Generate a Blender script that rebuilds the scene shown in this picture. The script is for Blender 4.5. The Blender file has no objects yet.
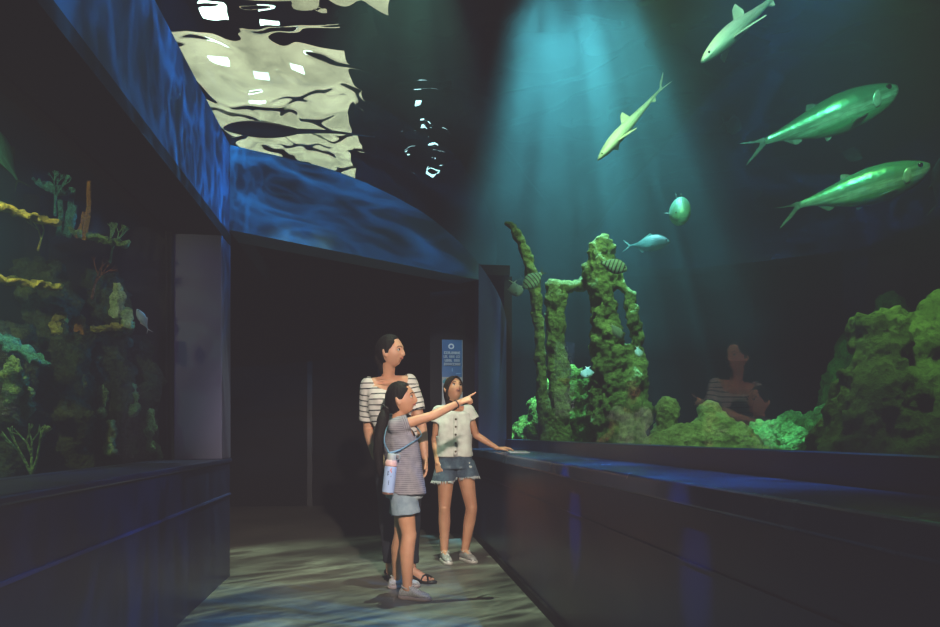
import bpy, bmesh, math, random
import numpy as np
from mathutils import Vector, Matrix, noise
from math import sin, cos, pi, radians, sqrt
random.seed(7); np.random.seed(7)
sc = bpy.context.scene
COL = sc.collection
F = 700.0; HOR = 434.0; TH = math.atan(90/F); CT, ST = cos(TH), sin(TH)
def P(px, py, d):
    "a spot measured in the photograph at depth d metres -> world point"
    cx = (px-470)/F*d
    return Vector((cx*CT + d*ST, -cx*ST + d*CT, 1.0 + (HOR-py)/F*d))
# ------------------------------------------------------------------ camera
cam_d = bpy.data.cameras.new('camera'); cam = bpy.data.objects.new('camera', cam_d); COL.objects.link(cam)
cam.location = (0, 0, 1.0); cam.rotation_euler = (pi/2, 0, -TH)
cam_d.sensor_width = 36; cam_d.lens = F/940*36; cam_d.shift_y = (HOR-313.5)/940; cam_d.clip_start = .05
sc.camera = cam
# ------------------------------------------------------------------ colour management (the faded blacks of the print)
vs = sc.view_settings; vs.view_transform = 'Standard'; vs.look = 'None'; vs.exposure = 0
vs.use_curve_mapping = True
cm = vs.curve_mapping
for i, b in enumerate((.0265, .0225, .0250)):
    c = cm.curves[i]; c.points[0].location = (0, b); c.points[-1].location = (1, .93)
cm.update()
w = bpy.data.worlds.new('world'); sc.world = w; w.use_nodes = True
w.node_tree.nodes['Background'].inputs[0].default_value = (0.001, 0.0015, 0.002, 1)
w.node_tree.nodes['Background'].inputs[1].default_value = 0.0
cy = sc.cycles
cy.max_bounces = 10; cy.transparent_max_bounces = 16; cy.transmission_bounces = 8; cy.volume_bounces = 0
cy.caustics_refractive = False; cy.caustics_reflective = False; cy.sample_clamp_indirect = 3.0
cy.use_denoising = True
# ------------------------------------------------------------------ materials
class NT:
    def __init__(s, tree): s.t = tree; s.n = tree.nodes; s.l = tree.links
    def add(s, typ, **kw):
        n = s.n.new(typ)
        for k, v in kw.items():
            if k == 'ins':
                for a, b in v.items():
                    if hasattr(b, 'is_output'): s.l.new(b, n.inputs[a])
                    else: n.inputs[a].default_value = b
            else: setattr(n, k, v)
        return n
    def math(s, op, a, b=None, clamp=False):
        n = s.n.new('ShaderNodeMath'); n.operation = op; n.use_clamp = clamp
        for i, x in enumerate((a, b)):
            if x is None: continue
            if hasattr(x, 'is_output'): s.l.new(x, n.inputs[i])
            else: n.inputs[i].default_value = x
        return n.outputs[0]
    def ramp(s, fac, stops):
        n = s.n.new('ShaderNodeValToRGB'); s.l.new(fac, n.inputs[0]); e = n.color_ramp.elements
        while len(e) < len(stops): e.new(.5)
        for i, (p, c) in enumerate(stops):
            e[i].position = p; e[i].color = (c, c, c, 1) if isinstance(c, (int, float)) else (*c, 1)
        return n.outputs[0]
    def mix(s, f, a, b, mode='MIX'):
        n = s.n.new('ShaderNodeMix'); n.data_type = 'RGBA'; n.blend_type = mode
        for i, x in ((0, f), (6, a), (7, b)):
            if hasattr(x, 'is_output'): s.l.new(x, n.inputs[i])
            else: n.inputs[i].default_value = x if i == 0 else (*x, 1)
        return n.outputs[2]
    def coord(s, kind='Object', scale=None, rot=None):
        c = s.n.new('ShaderNodeTexCoord').outputs[kind]
        if scale or rot:
            m = s.n.new('ShaderNodeMapping'); s.l.new(c, m.inputs[0])
            if scale: m.inputs['Scale'].default_value = scale if hasattr(scale, '__len__') else (scale,)*3
            if rot: m.inputs['Rotation'].default_value = rot
            c = m.outputs[0]
        return c
    def noise(s, vec, scale, detail=4, rough=.5, dist=0, out=0):
        n = s.add('ShaderNodeTexNoise', ins={'Vector': vec, 'Scale': scale, 'Detail': detail, 'Roughness': rough, 'Distortion': dist})
        return n.outputs[out]
    def bump(s, h, strength=.3, dist=.02, normal=None):
        n = s.add('ShaderNodeBump', ins={'Height': h, 'Strength': strength, 'Distance': dist})
        if normal: s.l.new(normal, n.inputs['Normal'])
        return n.outputs[0]
def mat(name, fn=None, color=(.5,.5,.5), rough=.6, metal=0, spec=.5, sss=0, coat=0, emit=None, es=0):
    m = bpy.data.materials.new(name); m.use_nodes = True; t = NT(m.node_tree)
    b = t.n['Principled BSDF']
    b.inputs['Base Color'].default_value = (*color, 1); b.inputs['Roughness'].default_value = rough
    b.inputs['Metallic'].default_value = metal; b.inputs['Specular IOR Level'].default_value = spec
    if sss: b.inputs['Subsurface Weight'].default_value = sss; b.inputs['Subsurface Radius'].default_value = (.02,.008,.004)
    if coat: b.inputs['Coat Weight'].default_value = coat
    if emit: b.inputs['Emission Color'].default_value = (*emit, 1); b.inputs['Emission Strength'].default_value = es
    if fn: fn(t, b)
    return m
def setc(t, b, col, nrm=None, rough=None):
    t.l.new(col, b.inputs['Base Color'])
    if nrm: t.l.new(nrm, b.inputs['Normal'])
    if rough: t.l.new(rough, b.inputs['Roughness'])
def noisy(c1, c2, scale=8, bump=.2, bscale=None, bd=.01, lo=.35, hi=.65, detail=5):
    def fn(t, b):
        co = t.coord(); n = t.noise(co, scale, detail)
        c = t.mix(t.ramp(n, [(lo, 0.0), (hi, 1.0)]), c1, c2)
        h = t.noise(co, bscale or scale*4, 6)
        setc(t, b, c, t.bump(h, bump, bd))
    return fn
# ------------------------------------------------------------------ mesh helpers
def link(name, me, m=None, parent=None, smooth=False):
    if isinstance(me, bmesh.types.BMesh):
        bm = me; bmesh.ops.recalc_face_normals(bm, faces=bm.faces); me = bpy.data.meshes.new(name); bm.to_mesh(me); bm.free()
    me.name = name
    o = bpy.data.objects.new(name, me); COL.objects.link(o)
    if m:
        for x in (m if isinstance(m, (list, tuple)) else [m]): me.materials.append(x)
    if smooth: me.polygons.foreach_set('use_smooth', [True]*len(me.polygons))
    if parent: o.parent = parent
    return o
def tag(o, label=None, cat=None, group=None, kind=None):
    if label: o['label'] = label
    if cat: o['category'] = cat
    if group: o['group'] = group
    if kind: o['kind'] = kind
    return o
def empty(name, loc=(0,0,0), rz=0, label=None, cat=None, group=None):
    o = bpy.data.objects.new(name, None); COL.objects.link(o); o.location = loc; o.rotation_euler = (0,0,rz)
    o.empty_display_size = .1
    return tag(o, label, cat, group)
def struct(name, bm, m, smooth=False, parent=None):
    o = link(name, bm, m, parent, smooth)
    if parent is None: o['kind'] = 'structure'
    return o
def bx(bm, x0, x1, y0, y1, z0, z1):
    v = [bm.verts.new((x, y, z)) for z in (z0, z1) for y in (y0, y1) for x in (x0, x1)]
    for f in ((0,1,3,2),(4,6,7,5),(0,4,5,1),(2,3,7,6),(0,2,6,4),(1,5,7,3)): bm.faces.new([v[i] for i in f])
    return v
def box(*a):
    bm = bmesh.new(); bx(bm, *a); return bm
def bevel(o, wd=.01, seg=2):
    m = o.modifiers.new('bevel', 'BEVEL'); m.width = wd; m.segments = seg; m.limit_method = 'ANGLE'; return o
def loft(bm, rings, cap=True, closed=False):
    rs = [[bm.verts.new(p) for p in r] for r in rings]; n = len(rings[0])
    for a, b in zip(rs, rs[1:]):
        for i in range(n): bm.faces.new((a[i], a[(i+1) % n], b[(i+1) % n], b[i]))
    if cap: bm.faces.new(rs[0][::-1]); bm.faces.new(rs[-1])
    return rs
def frame(d):
    d = Vector(d).normalized(); a = Vector((0,0,1)) if abs(d.z) < .9 else Vector((1,0,0))
    u = d.cross(a).normalized(); return u, u.cross(d).normalized(), d
def capsule(bm, a, b, ra, rb, n=14, flat=None):
    "tapered limb with round ends; flat=(vector, factor) squashes it along a direction"
    a = Vector(a); b = Vector(b); u, v, d = frame(b-a) if (b-a).length > 1e-6 else frame((0,0,1))
    rings = []
    st = [(-1+.02, 0), (-.8, 0), (-.5, 0), (0, 0), (0, .33), (0, .66), (0, 1), (.5, 1), (.8, 1), (1-.02, 1)]
    for k, t in st:
        r = ra+(rb-ra)*t; c = a+(b-a)*t + d*(k*r); rr = r*sqrt(max(0, 1-k*k))
        ring = []
        for i in range(n):
            q = u*cos(2*pi*i/n)*rr + v*sin(2*pi*i/n)*rr + d*(k*r)
            base = a+(b-a)*t
            if flat: q = q - flat[0]*(q.dot(flat[0]))*(1-flat[1])
            ring.append(base+q)
        rings.append(ring)
    loft(bm, rings)
def ellipsoid(bm, c, ax, n=20, m=12):
    "ax: three vectors"
    c = Vector(c); A = [Vector(x) for x in ax]; rings = []
    for j in range(m+1):
        th = -pi/2 + pi*(j+.15)/(m+.3)
        rings.append([c + A[2]*sin(th) + (A[0]*cos(2*pi*i/n)+A[1]*sin(2*pi*i/n))*cos(th) for i in range(n)])
    loft(bm, rings)
def eloft(bm, secs, u, f, n=28, p=2.3):
    "torso-like loft: secs = (centre, half width along u, half depth along f)"
    rings = []
    for c, a, b in secs:
        c = Vector(c); r = []
        for i in range(n):
            t = 2*pi*i/n; x = math.copysign(abs(cos(t))**(2/p), cos(t)); y = math.copysign(abs(sin(t))**(2/p), sin(t))
            r.append(c + u*(a*x) + f*(b*y))
        rings.append(r)
    loft(bm, rings)
def tube(bm, pts, rad, n=10, cap=True):
    pts = [Vector(p) for p in pts]; rings = []; pu = None
    for i, p in enumerate(pts):
        d = (pts[min(i+1, len(pts)-1)]-pts[max(i-1, 0)]).normalized()
        if pu is None: u, v, _ = frame(d)
        else: u = (pu - d*pu.dot(d)).normalized(); v = u.cross(d)
        pu = u; r = rad[i] if hasattr(rad, '__len__') else rad
        rings.append([p+u*(cos(2*pi*k/n)*r)+v*(sin(2*pi*k/n)*r) for k in range(n)])
    loft(bm, rings, cap)
def smoothpts(pts, k=6):
    "Catmull-Rom through the points"
    pts = [Vector(p) for p in pts]; q = [pts[0]*2-pts[1]]+pts+[pts[-1]*2-pts[-2]]; out = []
    for i in range(1, len(q)-2):
        for j in range(k):
            t = j/k; a, b, c, d = q[i-1:i+3]
            out.append(.5*((2*b)+(c-a)*t+(2*a-5*b+4*c-d)*t*t+(3*b-a-3*c+d)*t**3))
    return out+[pts[-1]]
def evalmesh(me, mods):
    o = bpy.data.objects.new('tmp', me); COL.objects.link(o)
    for typ, kw in mods:
        m = o.modifiers.new(typ, typ)
        for k, v in kw.items(): setattr(m, k, v)
    bpy.context.view_layer.update()
    dg = bpy.context.evaluated_depsgraph_get(); r = bpy.data.meshes.new_from_object(o.evaluated_get(dg))
    bpy.data.objects.remove(o); return r
def remesh(bm, voxel=.006, smooth=3, fac=.6):
    bmesh.ops.recalc_face_normals(bm, faces=bm.faces); me = bpy.data.meshes.new('r'); bm.to_mesh(me); bm.free()
    mods = [('REMESH', dict(mode='VOXEL', voxel_size=voxel))]
    if smooth: mods.append(('SMOOTH', dict(iterations=smooth, factor=fac)))
    return evalmesh(me, mods)
def coords(me):
    a = np.empty(len(me.vertices)*3); me.vertices.foreach_get('co', a); return a.reshape(-1, 3)
def setcoords(me, a): me.vertices.foreach_set('co', a.ravel()); me.update()
def displace(me, fn):
    "fn(co Vector)->offset along normal"
    co = coords(me); nr = np.empty(len(me.vertices)*3); me.vertices.foreach_get('normal', nr); nr = nr.reshape(-1, 3)
    d = np.array([fn(Vector(c)) for c in co]); setcoords(me, co+nr*d[:, None]); return me
def delverts(me, pred):
    "pred(array)->mask of vertices to remove"
    mask = pred(coords(me)); bm = bmesh.new(); bm.from_mesh(me); bm.verts.ensure_lookup_table()
    bmesh.ops.delete(bm, geom=[bm.verts[i] for i in np.nonzero(mask)[0]], context='VERTS'); bm.to_mesh(me); bm.free(); return me
# ================================================================== THE SETTING
Z_S = 5.6      # water surface
BLUE_D = (.006, .012, .045)
def wallfn(c1, c2, rough):
    def fn(t, b):
        co = t.coord(); n = t.noise(co, 2.2, 5, .6)
        c = t.mix(t.ramp(n, [(.3, 0.0), (.7, 1.0)]), c1, c2)
        setc(t, b, c, t.bump(t.noise(co, 60, 3), .08, .004))
        r = t.math('MULTIPLY_ADD', n, .25); t.l.new(r, b.inputs['Roughness']); r.node.inputs[2].default_value = rough
    return fn
M_wall = mat('navy_wall_paint', wallfn((.010,.016,.055), (.016,.026,.085), .22))
M_arch = mat('blue_arch_plaster', wallfn((.08,.17,.26), (.11,.22,.32), .6))
M_fas = mat('blue_fascia_plaster', wallfn((.04,.09,.20), (.06,.13,.26), .5))
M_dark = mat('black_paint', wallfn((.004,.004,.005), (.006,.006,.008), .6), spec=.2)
M_pillar = mat('violet_grey_paint', wallfn((.055,.05,.10), (.07,.065,.13), .45))
M_col = mat('indigo_column_paint', wallfn((.03,.035,.10), (.04,.05,.14), .45))
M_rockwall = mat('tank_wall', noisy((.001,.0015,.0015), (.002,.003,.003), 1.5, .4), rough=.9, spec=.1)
def floorfn(t, b):
    co = t.coord(); n = t.noise(co, 1.3, 7, .62, .4); n2 = t.noise(co, 22, 6, .6)
    c = t.mix(t.ramp(n, [(.3, 0.0), (.72, 1.0)]), (.12,.115,.10), (.27,.26,.22))
    c = t.mix(t.ramp(n2, [(.35, .0), (.75, .5)]), c, (.10,.095,.085))
    sep = t.add('ShaderNodeSeparateXYZ', ins={0: co})
    setc(t, b, c, t.bump(n2, .12, .004), t.ramp(n, [(.2, .34), (.8, .6)]))
M_floor = mat('polished_concrete', floorfn)
def acrylic(name, tint=(.93,.97,1.0), refl=1.0):
    m = bpy.data.materials.new(name); m.use_nodes = True; t = NT(m.node_tree); t.n.clear()
    out = t.add('ShaderNodeOutputMaterial'); tr = t.add('ShaderNodeBsdfTransparent', ins={0: (*tint, 1)})
    gl = t.add('ShaderNodeBsdfGlossy', ins={0: (1,1,1,1), 'Roughness': 0.0}); lw = t.add('ShaderNodeLayerWeight', ins={0: .5})
    f = t.math('MULTIPLY', t.math('POWER', lw.outputs['Facing'], 1.6), refl, True)
    mx = t.add('ShaderNodeMixShader', ins={0: f, 1: tr.outputs[0], 2: gl.outputs[0]}); t.l.new(mx.outputs[0], out.inputs[0])
    return m
M_acr = acrylic('clear_acrylic', refl=.17)
M_acr_l = acrylic('clear_acrylic_left', refl=.06)
# floor
struct('floor', box(-2.3, 1.32, -1.6, 10.0, -.1, 0), M_floor)
# left side: low wall, sill, pillar, fascia, soffit
struct('wall_left', box(-1.45, -1.05, -1.6, 5.11, 0, .80), M_wall)
o = struct('trim_1', box(-1.46, -1.035, -1.6, 5.12, .80, .83), M_wall); bevel(o, .008)
bm = bmesh.new(); bx(bm, -1.052, -1.041, -1.6, 5.11, .575, .588); struct('trim_2', bm, mat('blue_lit_groove_strip', wallfn((.03,.06,.22), (.05,.09,.3), .2)))  # blue light caught by the groove is put into this brighter colour
o = struct('pillar_left', box(-1.37, -1.05, 4.86, 5.14, .83, 2.42), M_pillar); bevel(o, .006)
bm = bmesh.new(); bx(bm, -1.395, -1.355, 4.80, 4.86, .83, 2.36); struct('trim_3', bm, M_dark)
bm = bmesh.new(); bx(bm, -1.45, -1.05, -1.6, 5.10, 2.40, 3.04); struct('fascia_left', bm, M_fas)
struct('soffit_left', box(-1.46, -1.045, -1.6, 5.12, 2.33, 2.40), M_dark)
g = struct('window_1', box(-1.385, -1.365, -1.6, 4.80, .83, 2.33), M_acr_l)
# the arch profile of the acrylic tunnel
ARC = smoothpts([(1.30,.95,0),(1.30,1.5,0),(1.29,2.02,0),(1.20,2.36,0),(.95,2.66,0),(.62,2.88,0),(.25,3.02,0),(-.35,3.10,0),(-1.05,3.04,0)], 5)
ARC = [(p.x, p.y) for p in ARC]
# end wall: slanting slab, opening below, arched above
E0 = Vector((-1.057, 5.107)); E1 = Vector((.947, 6.735)); ED = (E1-E0).normalized(); EN = Vector((-ED.y, ED.x))
def onend(x): t = (x-E0.x)/ED.x; return E0+ED*t
def endprism(prof, thick, mname, m, EN=EN):
    bm = bmesh.new(); fr = []; bk = []
    for x, z in prof:
        p = onend(x); q = p+EN*thick
        fr.append(bm.verts.new((p.x, p.y, z))); bk.append(bm.verts.new((q.x, q.y, z)))
    n = len(prof); bm.faces.new(fr); bm.faces.new(bk[::-1])
    for i in range(n): bm.faces.new((fr[i], bk[i], bk[(i+1) % n], fr[(i+1) % n]))
    bmesh.ops.triangulate(bm, faces=[f for f in bm.faces if len(f.verts) > 4])
    return struct(mname, bm, m)
prof = [(-1.05, 2.44), (.95, 2.50)] + [(x, z) for x, z in ARC if x <= .96]
endprism(prof, .28, 'wall_far', M_arch)
o = endprism([(.95, 0), (1.29, 0)] + [(x, z) for x, z in ARC if x > .95 and z > 1.2] + [(.95, 2.66)], .28, 'pillar_right', M_col, Vector((0,1)))
# right side
struct('wall_right', box(.92, 1.30, -1.6, 6.72, 0, .79), M_wall)
bm = bmesh.new(); bx(bm, .87, 1.30, -1.6, 6.70, .79, .86); o = struct('ledge_right', bm, mat('blue_ledge_gloss', wallfn((.03,.07,.16), (.05,.11,.22), .12))); bevel(o, .012, 3)
struct('trim_4', box(1.262, 1.40, -1.6, 7.30, .86, .945), M_wall)
struct('trim_5', box(.912, .921, -1.6, 6.70, .612, .620), M_wall)
struct('baseboard_right', box(.90, .92, -1.6, 6.72, 0, .05), M_dark)
# acrylic tunnel, extruded along the corridor
def arch_sheet(y0, y1, prof, m, name, ny=24):
    bm = bmesh.new(); ys = np.linspace(y0, y1, ny)
    rows = [[bm.verts.new((x, y, z)) for x, z in prof] for y in ys]
    for a, b in zip(rows, rows[1:]):
        for i in range(len(prof)-1): bm.faces.new((a[i], a[i+1], b[i+1], b[i]))
    return struct(name, bm, m, True)
arch_sheet(-1.6, 7.25, ARC + [(-1.45, 3.04)], M_acr, 'window_2')
# room beyond the opening
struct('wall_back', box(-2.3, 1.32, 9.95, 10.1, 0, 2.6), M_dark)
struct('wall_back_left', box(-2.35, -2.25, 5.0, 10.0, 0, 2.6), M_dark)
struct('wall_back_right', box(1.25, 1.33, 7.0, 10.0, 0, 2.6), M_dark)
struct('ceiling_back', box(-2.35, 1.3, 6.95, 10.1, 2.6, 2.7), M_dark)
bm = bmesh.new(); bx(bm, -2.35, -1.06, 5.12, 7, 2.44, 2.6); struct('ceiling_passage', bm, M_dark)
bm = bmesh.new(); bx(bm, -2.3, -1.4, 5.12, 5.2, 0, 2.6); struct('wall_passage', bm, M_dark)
bm = bmesh.new()
for a in ((-1.0, -.93, 9.90, 9.951, 0, 2.12), (-.03, .04, 9.90, 9.951, 0, 2.12), (-1.0, .04, 9.90, 9.951, 2.12, 2.19)): bx(bm, *a)
struct('door_1', bm, mat('dark_door_frame', wallfn((.008,.009,.014), (.012,.013,.02), .4)))
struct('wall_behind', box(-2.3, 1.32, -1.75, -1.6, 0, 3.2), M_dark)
# tank shells
bm = bmesh.new(); bx(bm, 1.30, 9.0, -1.6, 16, .1, .3); struct('tank_floor', bm, mat('tank_sand', noisy((.10,.11,.06), (.2,.2,.12), 6, .5)))
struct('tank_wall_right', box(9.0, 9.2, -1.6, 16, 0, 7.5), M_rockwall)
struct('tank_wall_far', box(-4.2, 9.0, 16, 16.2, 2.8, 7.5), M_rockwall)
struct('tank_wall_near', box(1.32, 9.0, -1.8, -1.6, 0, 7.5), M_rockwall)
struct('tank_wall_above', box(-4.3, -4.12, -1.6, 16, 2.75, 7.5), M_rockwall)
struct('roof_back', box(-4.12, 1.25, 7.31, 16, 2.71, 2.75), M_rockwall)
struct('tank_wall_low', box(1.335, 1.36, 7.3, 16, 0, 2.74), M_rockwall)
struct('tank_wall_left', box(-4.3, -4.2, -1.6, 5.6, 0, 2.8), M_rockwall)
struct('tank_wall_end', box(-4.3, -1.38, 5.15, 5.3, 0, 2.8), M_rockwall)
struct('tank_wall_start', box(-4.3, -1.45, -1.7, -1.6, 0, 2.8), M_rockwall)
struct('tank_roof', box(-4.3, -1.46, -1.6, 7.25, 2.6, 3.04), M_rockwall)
struct('tank_bed', box(-4.3, -1.45, -1.6, 5.2, .3, .45), mat('tank_gravel', noisy((.03,.035,.02), (.06,.06,.04), 8, .5)))
# water volumes
def volume(name, dens, scol, acol, adens, aniso=.2):
    m = bpy.data.materials.new(name); m.use_nodes = True; t = NT(m.node_tree); t.n.clear(); out = t.add('ShaderNodeOutputMaterial')
    s = t.add('ShaderNodeVolumeScatter', ins={'Color': (*scol, 1), 'Density': dens, 'Anisotropy': aniso})
    a = t.add('ShaderNodeVolumeAbsorption', ins={'Color': (*acol, 1), 'Density': adens})
    ad = t.add('ShaderNodeAddShader', ins={0: s.outputs[0], 1: a.outputs[0]}); t.l.new(ad.outputs[0], out.inputs['Volume']); return m
M_water = volume('tank_water',   .027, (.33,.86,.90), (.15,.80,.74), .13)
bm = bmesh.new()
prof = [(x+.012 if x > .5 else x, z+.012) for x, z in ARC] + [(-4.1, 3.06), (-4.1, Z_S-.12), (8.99, Z_S-.12), (8.99, .31), (1.345, .31)]
vA = [bm.verts.new((x, -1.59, z)) for x, z in prof]; vB = [bm.verts.new((x, 15.98, z)) for x, z in prof]
bm.faces.new(vA); bm.faces.new(vB[::-1]); n = len(prof)
for i in range(n): bm.faces.new((vA[i], vA[(i+1) % n], vB[(i+1) % n], vB[i]))
bmesh.ops.triangulate(bm, faces=[f for f in bm.faces if len(f.verts) > 4]); bmesh.ops.recalc_face_normals(bm, faces=bm.faces)
LAY = [(-1, 2.0, .004, 'almost clear dark water low in the big tank'), (2.0, 2.7, .009, 'faintly hazy water at the height of the coral pillar'), (2.7, 3.5, .017, 'hazy teal water around the swimming fish'),
       (3.5, 4.4, .030, 'milky teal water above the swimming fish'), (4.4, 9, .046, 'milkiest teal water just under the rippled surface')]  # haze density graded by height so the beam fades downwards
for z0, z1, dn, lab in LAY:
    b2 = bm.copy()
    for zc, nrm, e in ((z0, (0,0,-1), .001), (z1, (0,0,1), -.001)):
        if not .3 < zc < 5.6: continue
        r = bmesh.ops.bisect_plane(b2, geom=b2.verts[:]+b2.edges[:]+b2.faces[:], plane_co=(0,0,zc+e), plane_no=nrm, clear_outer=True)
        bmesh.ops.holes_fill(b2, edges=[x for x in b2.edges if x.is_boundary])
    bmesh.ops.triangulate(b2, faces=b2.faces[:])
    o = link('tank_water', b2, volume('tank_water', dn, (.33,.86,.90), (.15,.80,.74), .12)); tag(o, lab, 'water', kind='stuff')
bm.free()
M_rwater = volume('reef_tank_water', .05, (.15,.6,.95), (.4,.85,.6), .15)
o = link('reef_tank_water', box(-4.15, -1.40, -1.55, 4.98, .46, 2.58), M_rwater); tag(o, 'faintly blue water filling the reef tank on the left', 'water', kind='stuff')
# rippled surface
def surfmat():
    m = bpy.data.materials.new('water_surface'); m.use_nodes = True; t = NT(m.node_tree); t.n.clear(); out = t.add('ShaderNodeOutputMaterial')
    g = t.add('ShaderNodeBsdfGlass', ins={'Color': (.85,.95,.9,1), 'Roughness': 0.0, 'IOR': SURF_IOR})
    t.l.new(g.outputs[0], out.inputs[0]); return m
SURF_IOR = 1.045
bm = bmesh.new(); nx, ny = 150, 330; x0, x1, y0, y1 = -4.1, 8.99, -1.55, 15.9
def ripple(x, y):
    x += .35*noise.noise(Vector((x*.9, y*.9, 20))); y += .5*noise.noise(Vector((x*.8, y*.8, 31)))
    a = noise.noise(Vector((x*1.0, y*.75, 0))); b = noise.noise(Vector((x*2.3+5, y*1.9, 3.1))); c = noise.noise(Vector((x*5, y*4, 7.7)))
    return .080*a + .100*b + .040*c*(.4+max(0, noise.noise(Vector((x*.6, y*.5, 50))))*3)
xs = np.concatenate([np.linspace(-4.1, 4, 190), np.linspace(4.1, 8.99, 40)]); ys = np.linspace(2, 15.9, 300)
rows = [[bm.verts.new((x, y, Z_S+ripple(x, y))) for x in xs] for y in ys]
for a, b in zip(rows, rows[1:]):
    for i in range(len(xs)-1): bm.faces.new((a[i], a[i+1], b[i+1], b[i]))
o = link('water_surface', bm, surfmat(), None, True); tag(o, 'rippled underside of the water surface above the tunnel', 'water surface', kind='stuff')
# hall above the tank: roof and luminous ceiling panels
struct('ceiling', box(-4, 9.2, -1.8, 16.2, 9.6, 9.8), M_dark)
def emis(name, col, s):
    m = bpy.data.materials.new(name); m.use_nodes = True; t = NT(m.node_tree); t.n.clear(); out = t.add('ShaderNodeOutputMaterial')
    n_ = t.noise(t.coord(), 1.4, 3); st = t.math('MULTIPLY', t.ramp(n_, [(.3, .45), (.65, 1.0)]), s)
    e = t.add('ShaderNodeEmission', ins={0: (*col, 1), 1: st}); t.l.new(e.outputs[0], out.inputs[0]); return m
# ================================================================== ROCKS
def rockmat(name, c1, c2, c3, scale=6):
    def fn(t, b):
        co = t.coord(); n = t.noise(co, scale, 8, .62); n2 = t.noise(co, scale*5, 6, .65)
        vo = t.add('ShaderNodeTexVoronoi', ins={'Vector': co, 'Scale': scale*4}); 
        c = t.mix(t.ramp(n, [(.35, 0.0), (.62, 1.0)]), c1, c2); c = t.mix(t.ramp(n2, [(.5, 0.0), (.72, .85)]), c, c3)
        h = t.math('ADD', n2, t.math('MULTIPLY', vo.outputs[0], .6))
        setc(t, b, c, t.bump(h, .9, .035))
    return mat(name, fn, rough=.9, spec=.15)
M_coral = rockmat('algae_coral_rock', (.09,.14,.045), (.28,.36,.14), (.035,.06,.02))
M_coral2 = rockmat('pale_algae_rock', (.12,.18,.06), (.32,.40,.18), (.05,.08,.025))
M_coral3 = rockmat('dark_green_rock', (.05,.12,.015), (.15,.27,.04), (.01,.03,.01), 9)
M_coral4 = rockmat('boulder_rock', (.09,.14,.03), (.27,.36,.11), (.02,.045,.010), 4)
def rock(name, parts, m, label, voxel=.03, amp=.05, freq=4.0, parent=None, cat='rock', group=None, base=None):
    "parts: (p0, p1, r0, r1) limbs melted together and eroded"
    bm = bmesh.new()
    for a, b, ra, rb in parts: capsule(bm, a, b, ra, rb, 12)
    me = remesh(bm, voxel, 2, .5)
    sd = random.uniform(0, 50)
    def f(c):
        q = c*freq + Vector((sd, 0, 0))
        return amp*(noise.fractal(q, 1.0, 2.1, 4)) - amp*.9*max(0, noise.noise(q*1.7+Vector((3,9,1)))-.15) + amp*.35*noise.noise(q*4.5)
    displace(me, f)
    if voxel < .05: displace(me, lambda c: amp*.30*noise.fractal(c*freq*5+Vector((sd,0,0)), 1.0, 2.1, 2))
    if base is None: base = min((p[0] for p in parts), key=lambda v: v[2])
    base = Vector(base); co = coords(me); setcoords(me, co-np.array(base))
    o = link(name, me, m, parent, True); o.location = base
    if parent is None: tag(o, label, cat, group)
    return o
def limbs(pts, d):
    "pixel path (px, py, radius px) at depth d -> limbs"
    out = []
    for (x0, y0, r0), (x1, y1, r1) in zip(pts, pts[1:]): out.append((P(x0, y0, d), P(x1, y1, d), r0/F*d, r1/F*d))
    return out
# twisted coral arch, centre right: pillar, curled crown, side bridge
D1 = 6.6
pillar = limbs([(617,470,32),(618,420,28),(618,385,26),(612,360,20),(606,335,15),(603,305,13),(600,282,13),(597,266,13),(594,256,8),(600,246,8),(605,240,5)], D1) \
 + limbs([(603,272,10),(616,278,8),(627,295,6),(632,315,6),(637,338,7),(637,360,9),(632,385,15),(632,420,20)], D1) + limbs([(606,262,5),(612,250,5),(608,240,4)], D1)
rock('coral_rock_pillar', pillar, M_coral, 'tall knobbly algae-covered coral pillar behind the glass, widest and right of the arch', .022, .06, 5.5)
bridge = limbs([(560,470,13),(559,420,11),(560,380,11),(556,340,10),(555,300,11),(551,286,8),(566,284,6),(578,286,6),(588,280,7),(590,276,5)], D1+.15)
rock('coral_rock_arch', bridge, M_coral, 'coral rock post with a short bridge reaching right to the tall pillar', .028, .045, 6)
stalk = limbs([(548,470,9),(545,420,7),(541,370,6),(538,330,5),(536,295,6),(530,265,6),(521,240,5),(513,226,3.5),(506,223,2)], D1-.1)
rock('coral_rock_horn', stalk, M_coral, 'slender curved coral horn leaning left, leftmost rock in the big tank', .02, .025, 8)
heap = limbs([(552,440,34),(565,415,36),(578,400,26),(570,385,18)], D1+.7) + limbs([(540,440,30),(600,440,28)], D1+.7)
rock('mossy_rock_heap', heap, M_coral3, 'dark green mossy rock heap seen between the arch posts', .03, .09, 7)
mound = limbs([(664,470,20),(665,425,13),(665,408,10)], 5.9) + limbs([(700,470,40),(712,432,22),(708,412,11)], 5.8) \
 + limbs([(745,470,32),(738,445,22)], 5.7) + limbs([(640,470,30),(690,450,26)], 5.7)
rock('rounded_rock_mound', mound, M_coral2, 'low pale rock mound with two round knobs right of the coral pillar', .026, .045, 6)
M_coral5 = rockmat('green_rubble', (.05,.13,.02), (.17,.30,.06), (.02,.06,.01), 7)
ledge = limbs([(760,500,46),(760,470,46),(800,475,44),(840,475,40)], 7.4) + limbs([(720,470,30),(790,440,26),(860,430,30)], 7.8)
rock('rubble_slope', ledge, M_coral5, 'low slope of flaky green rubble between the round mound and the big boulder', .035, .10, 5)
b = [(P(905,520,4.3), P(915,440,4.3), .62, .55), (P(860,500,4.1), P(868,430,4.1), .26, .22), (P(862,420,4.1), P(876,345,4.2), .20, .17), (P(900,400,4.3), P(930,335,4.4), .32, .24),
     (P(960,420,4.3), P(955,318,4.4), .40, .20), (P(848,375,4.1), P(860,360,4.1), .09, .08), (P(872,330,4.15), P(893,322,4.3), .10, .09)]
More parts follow.
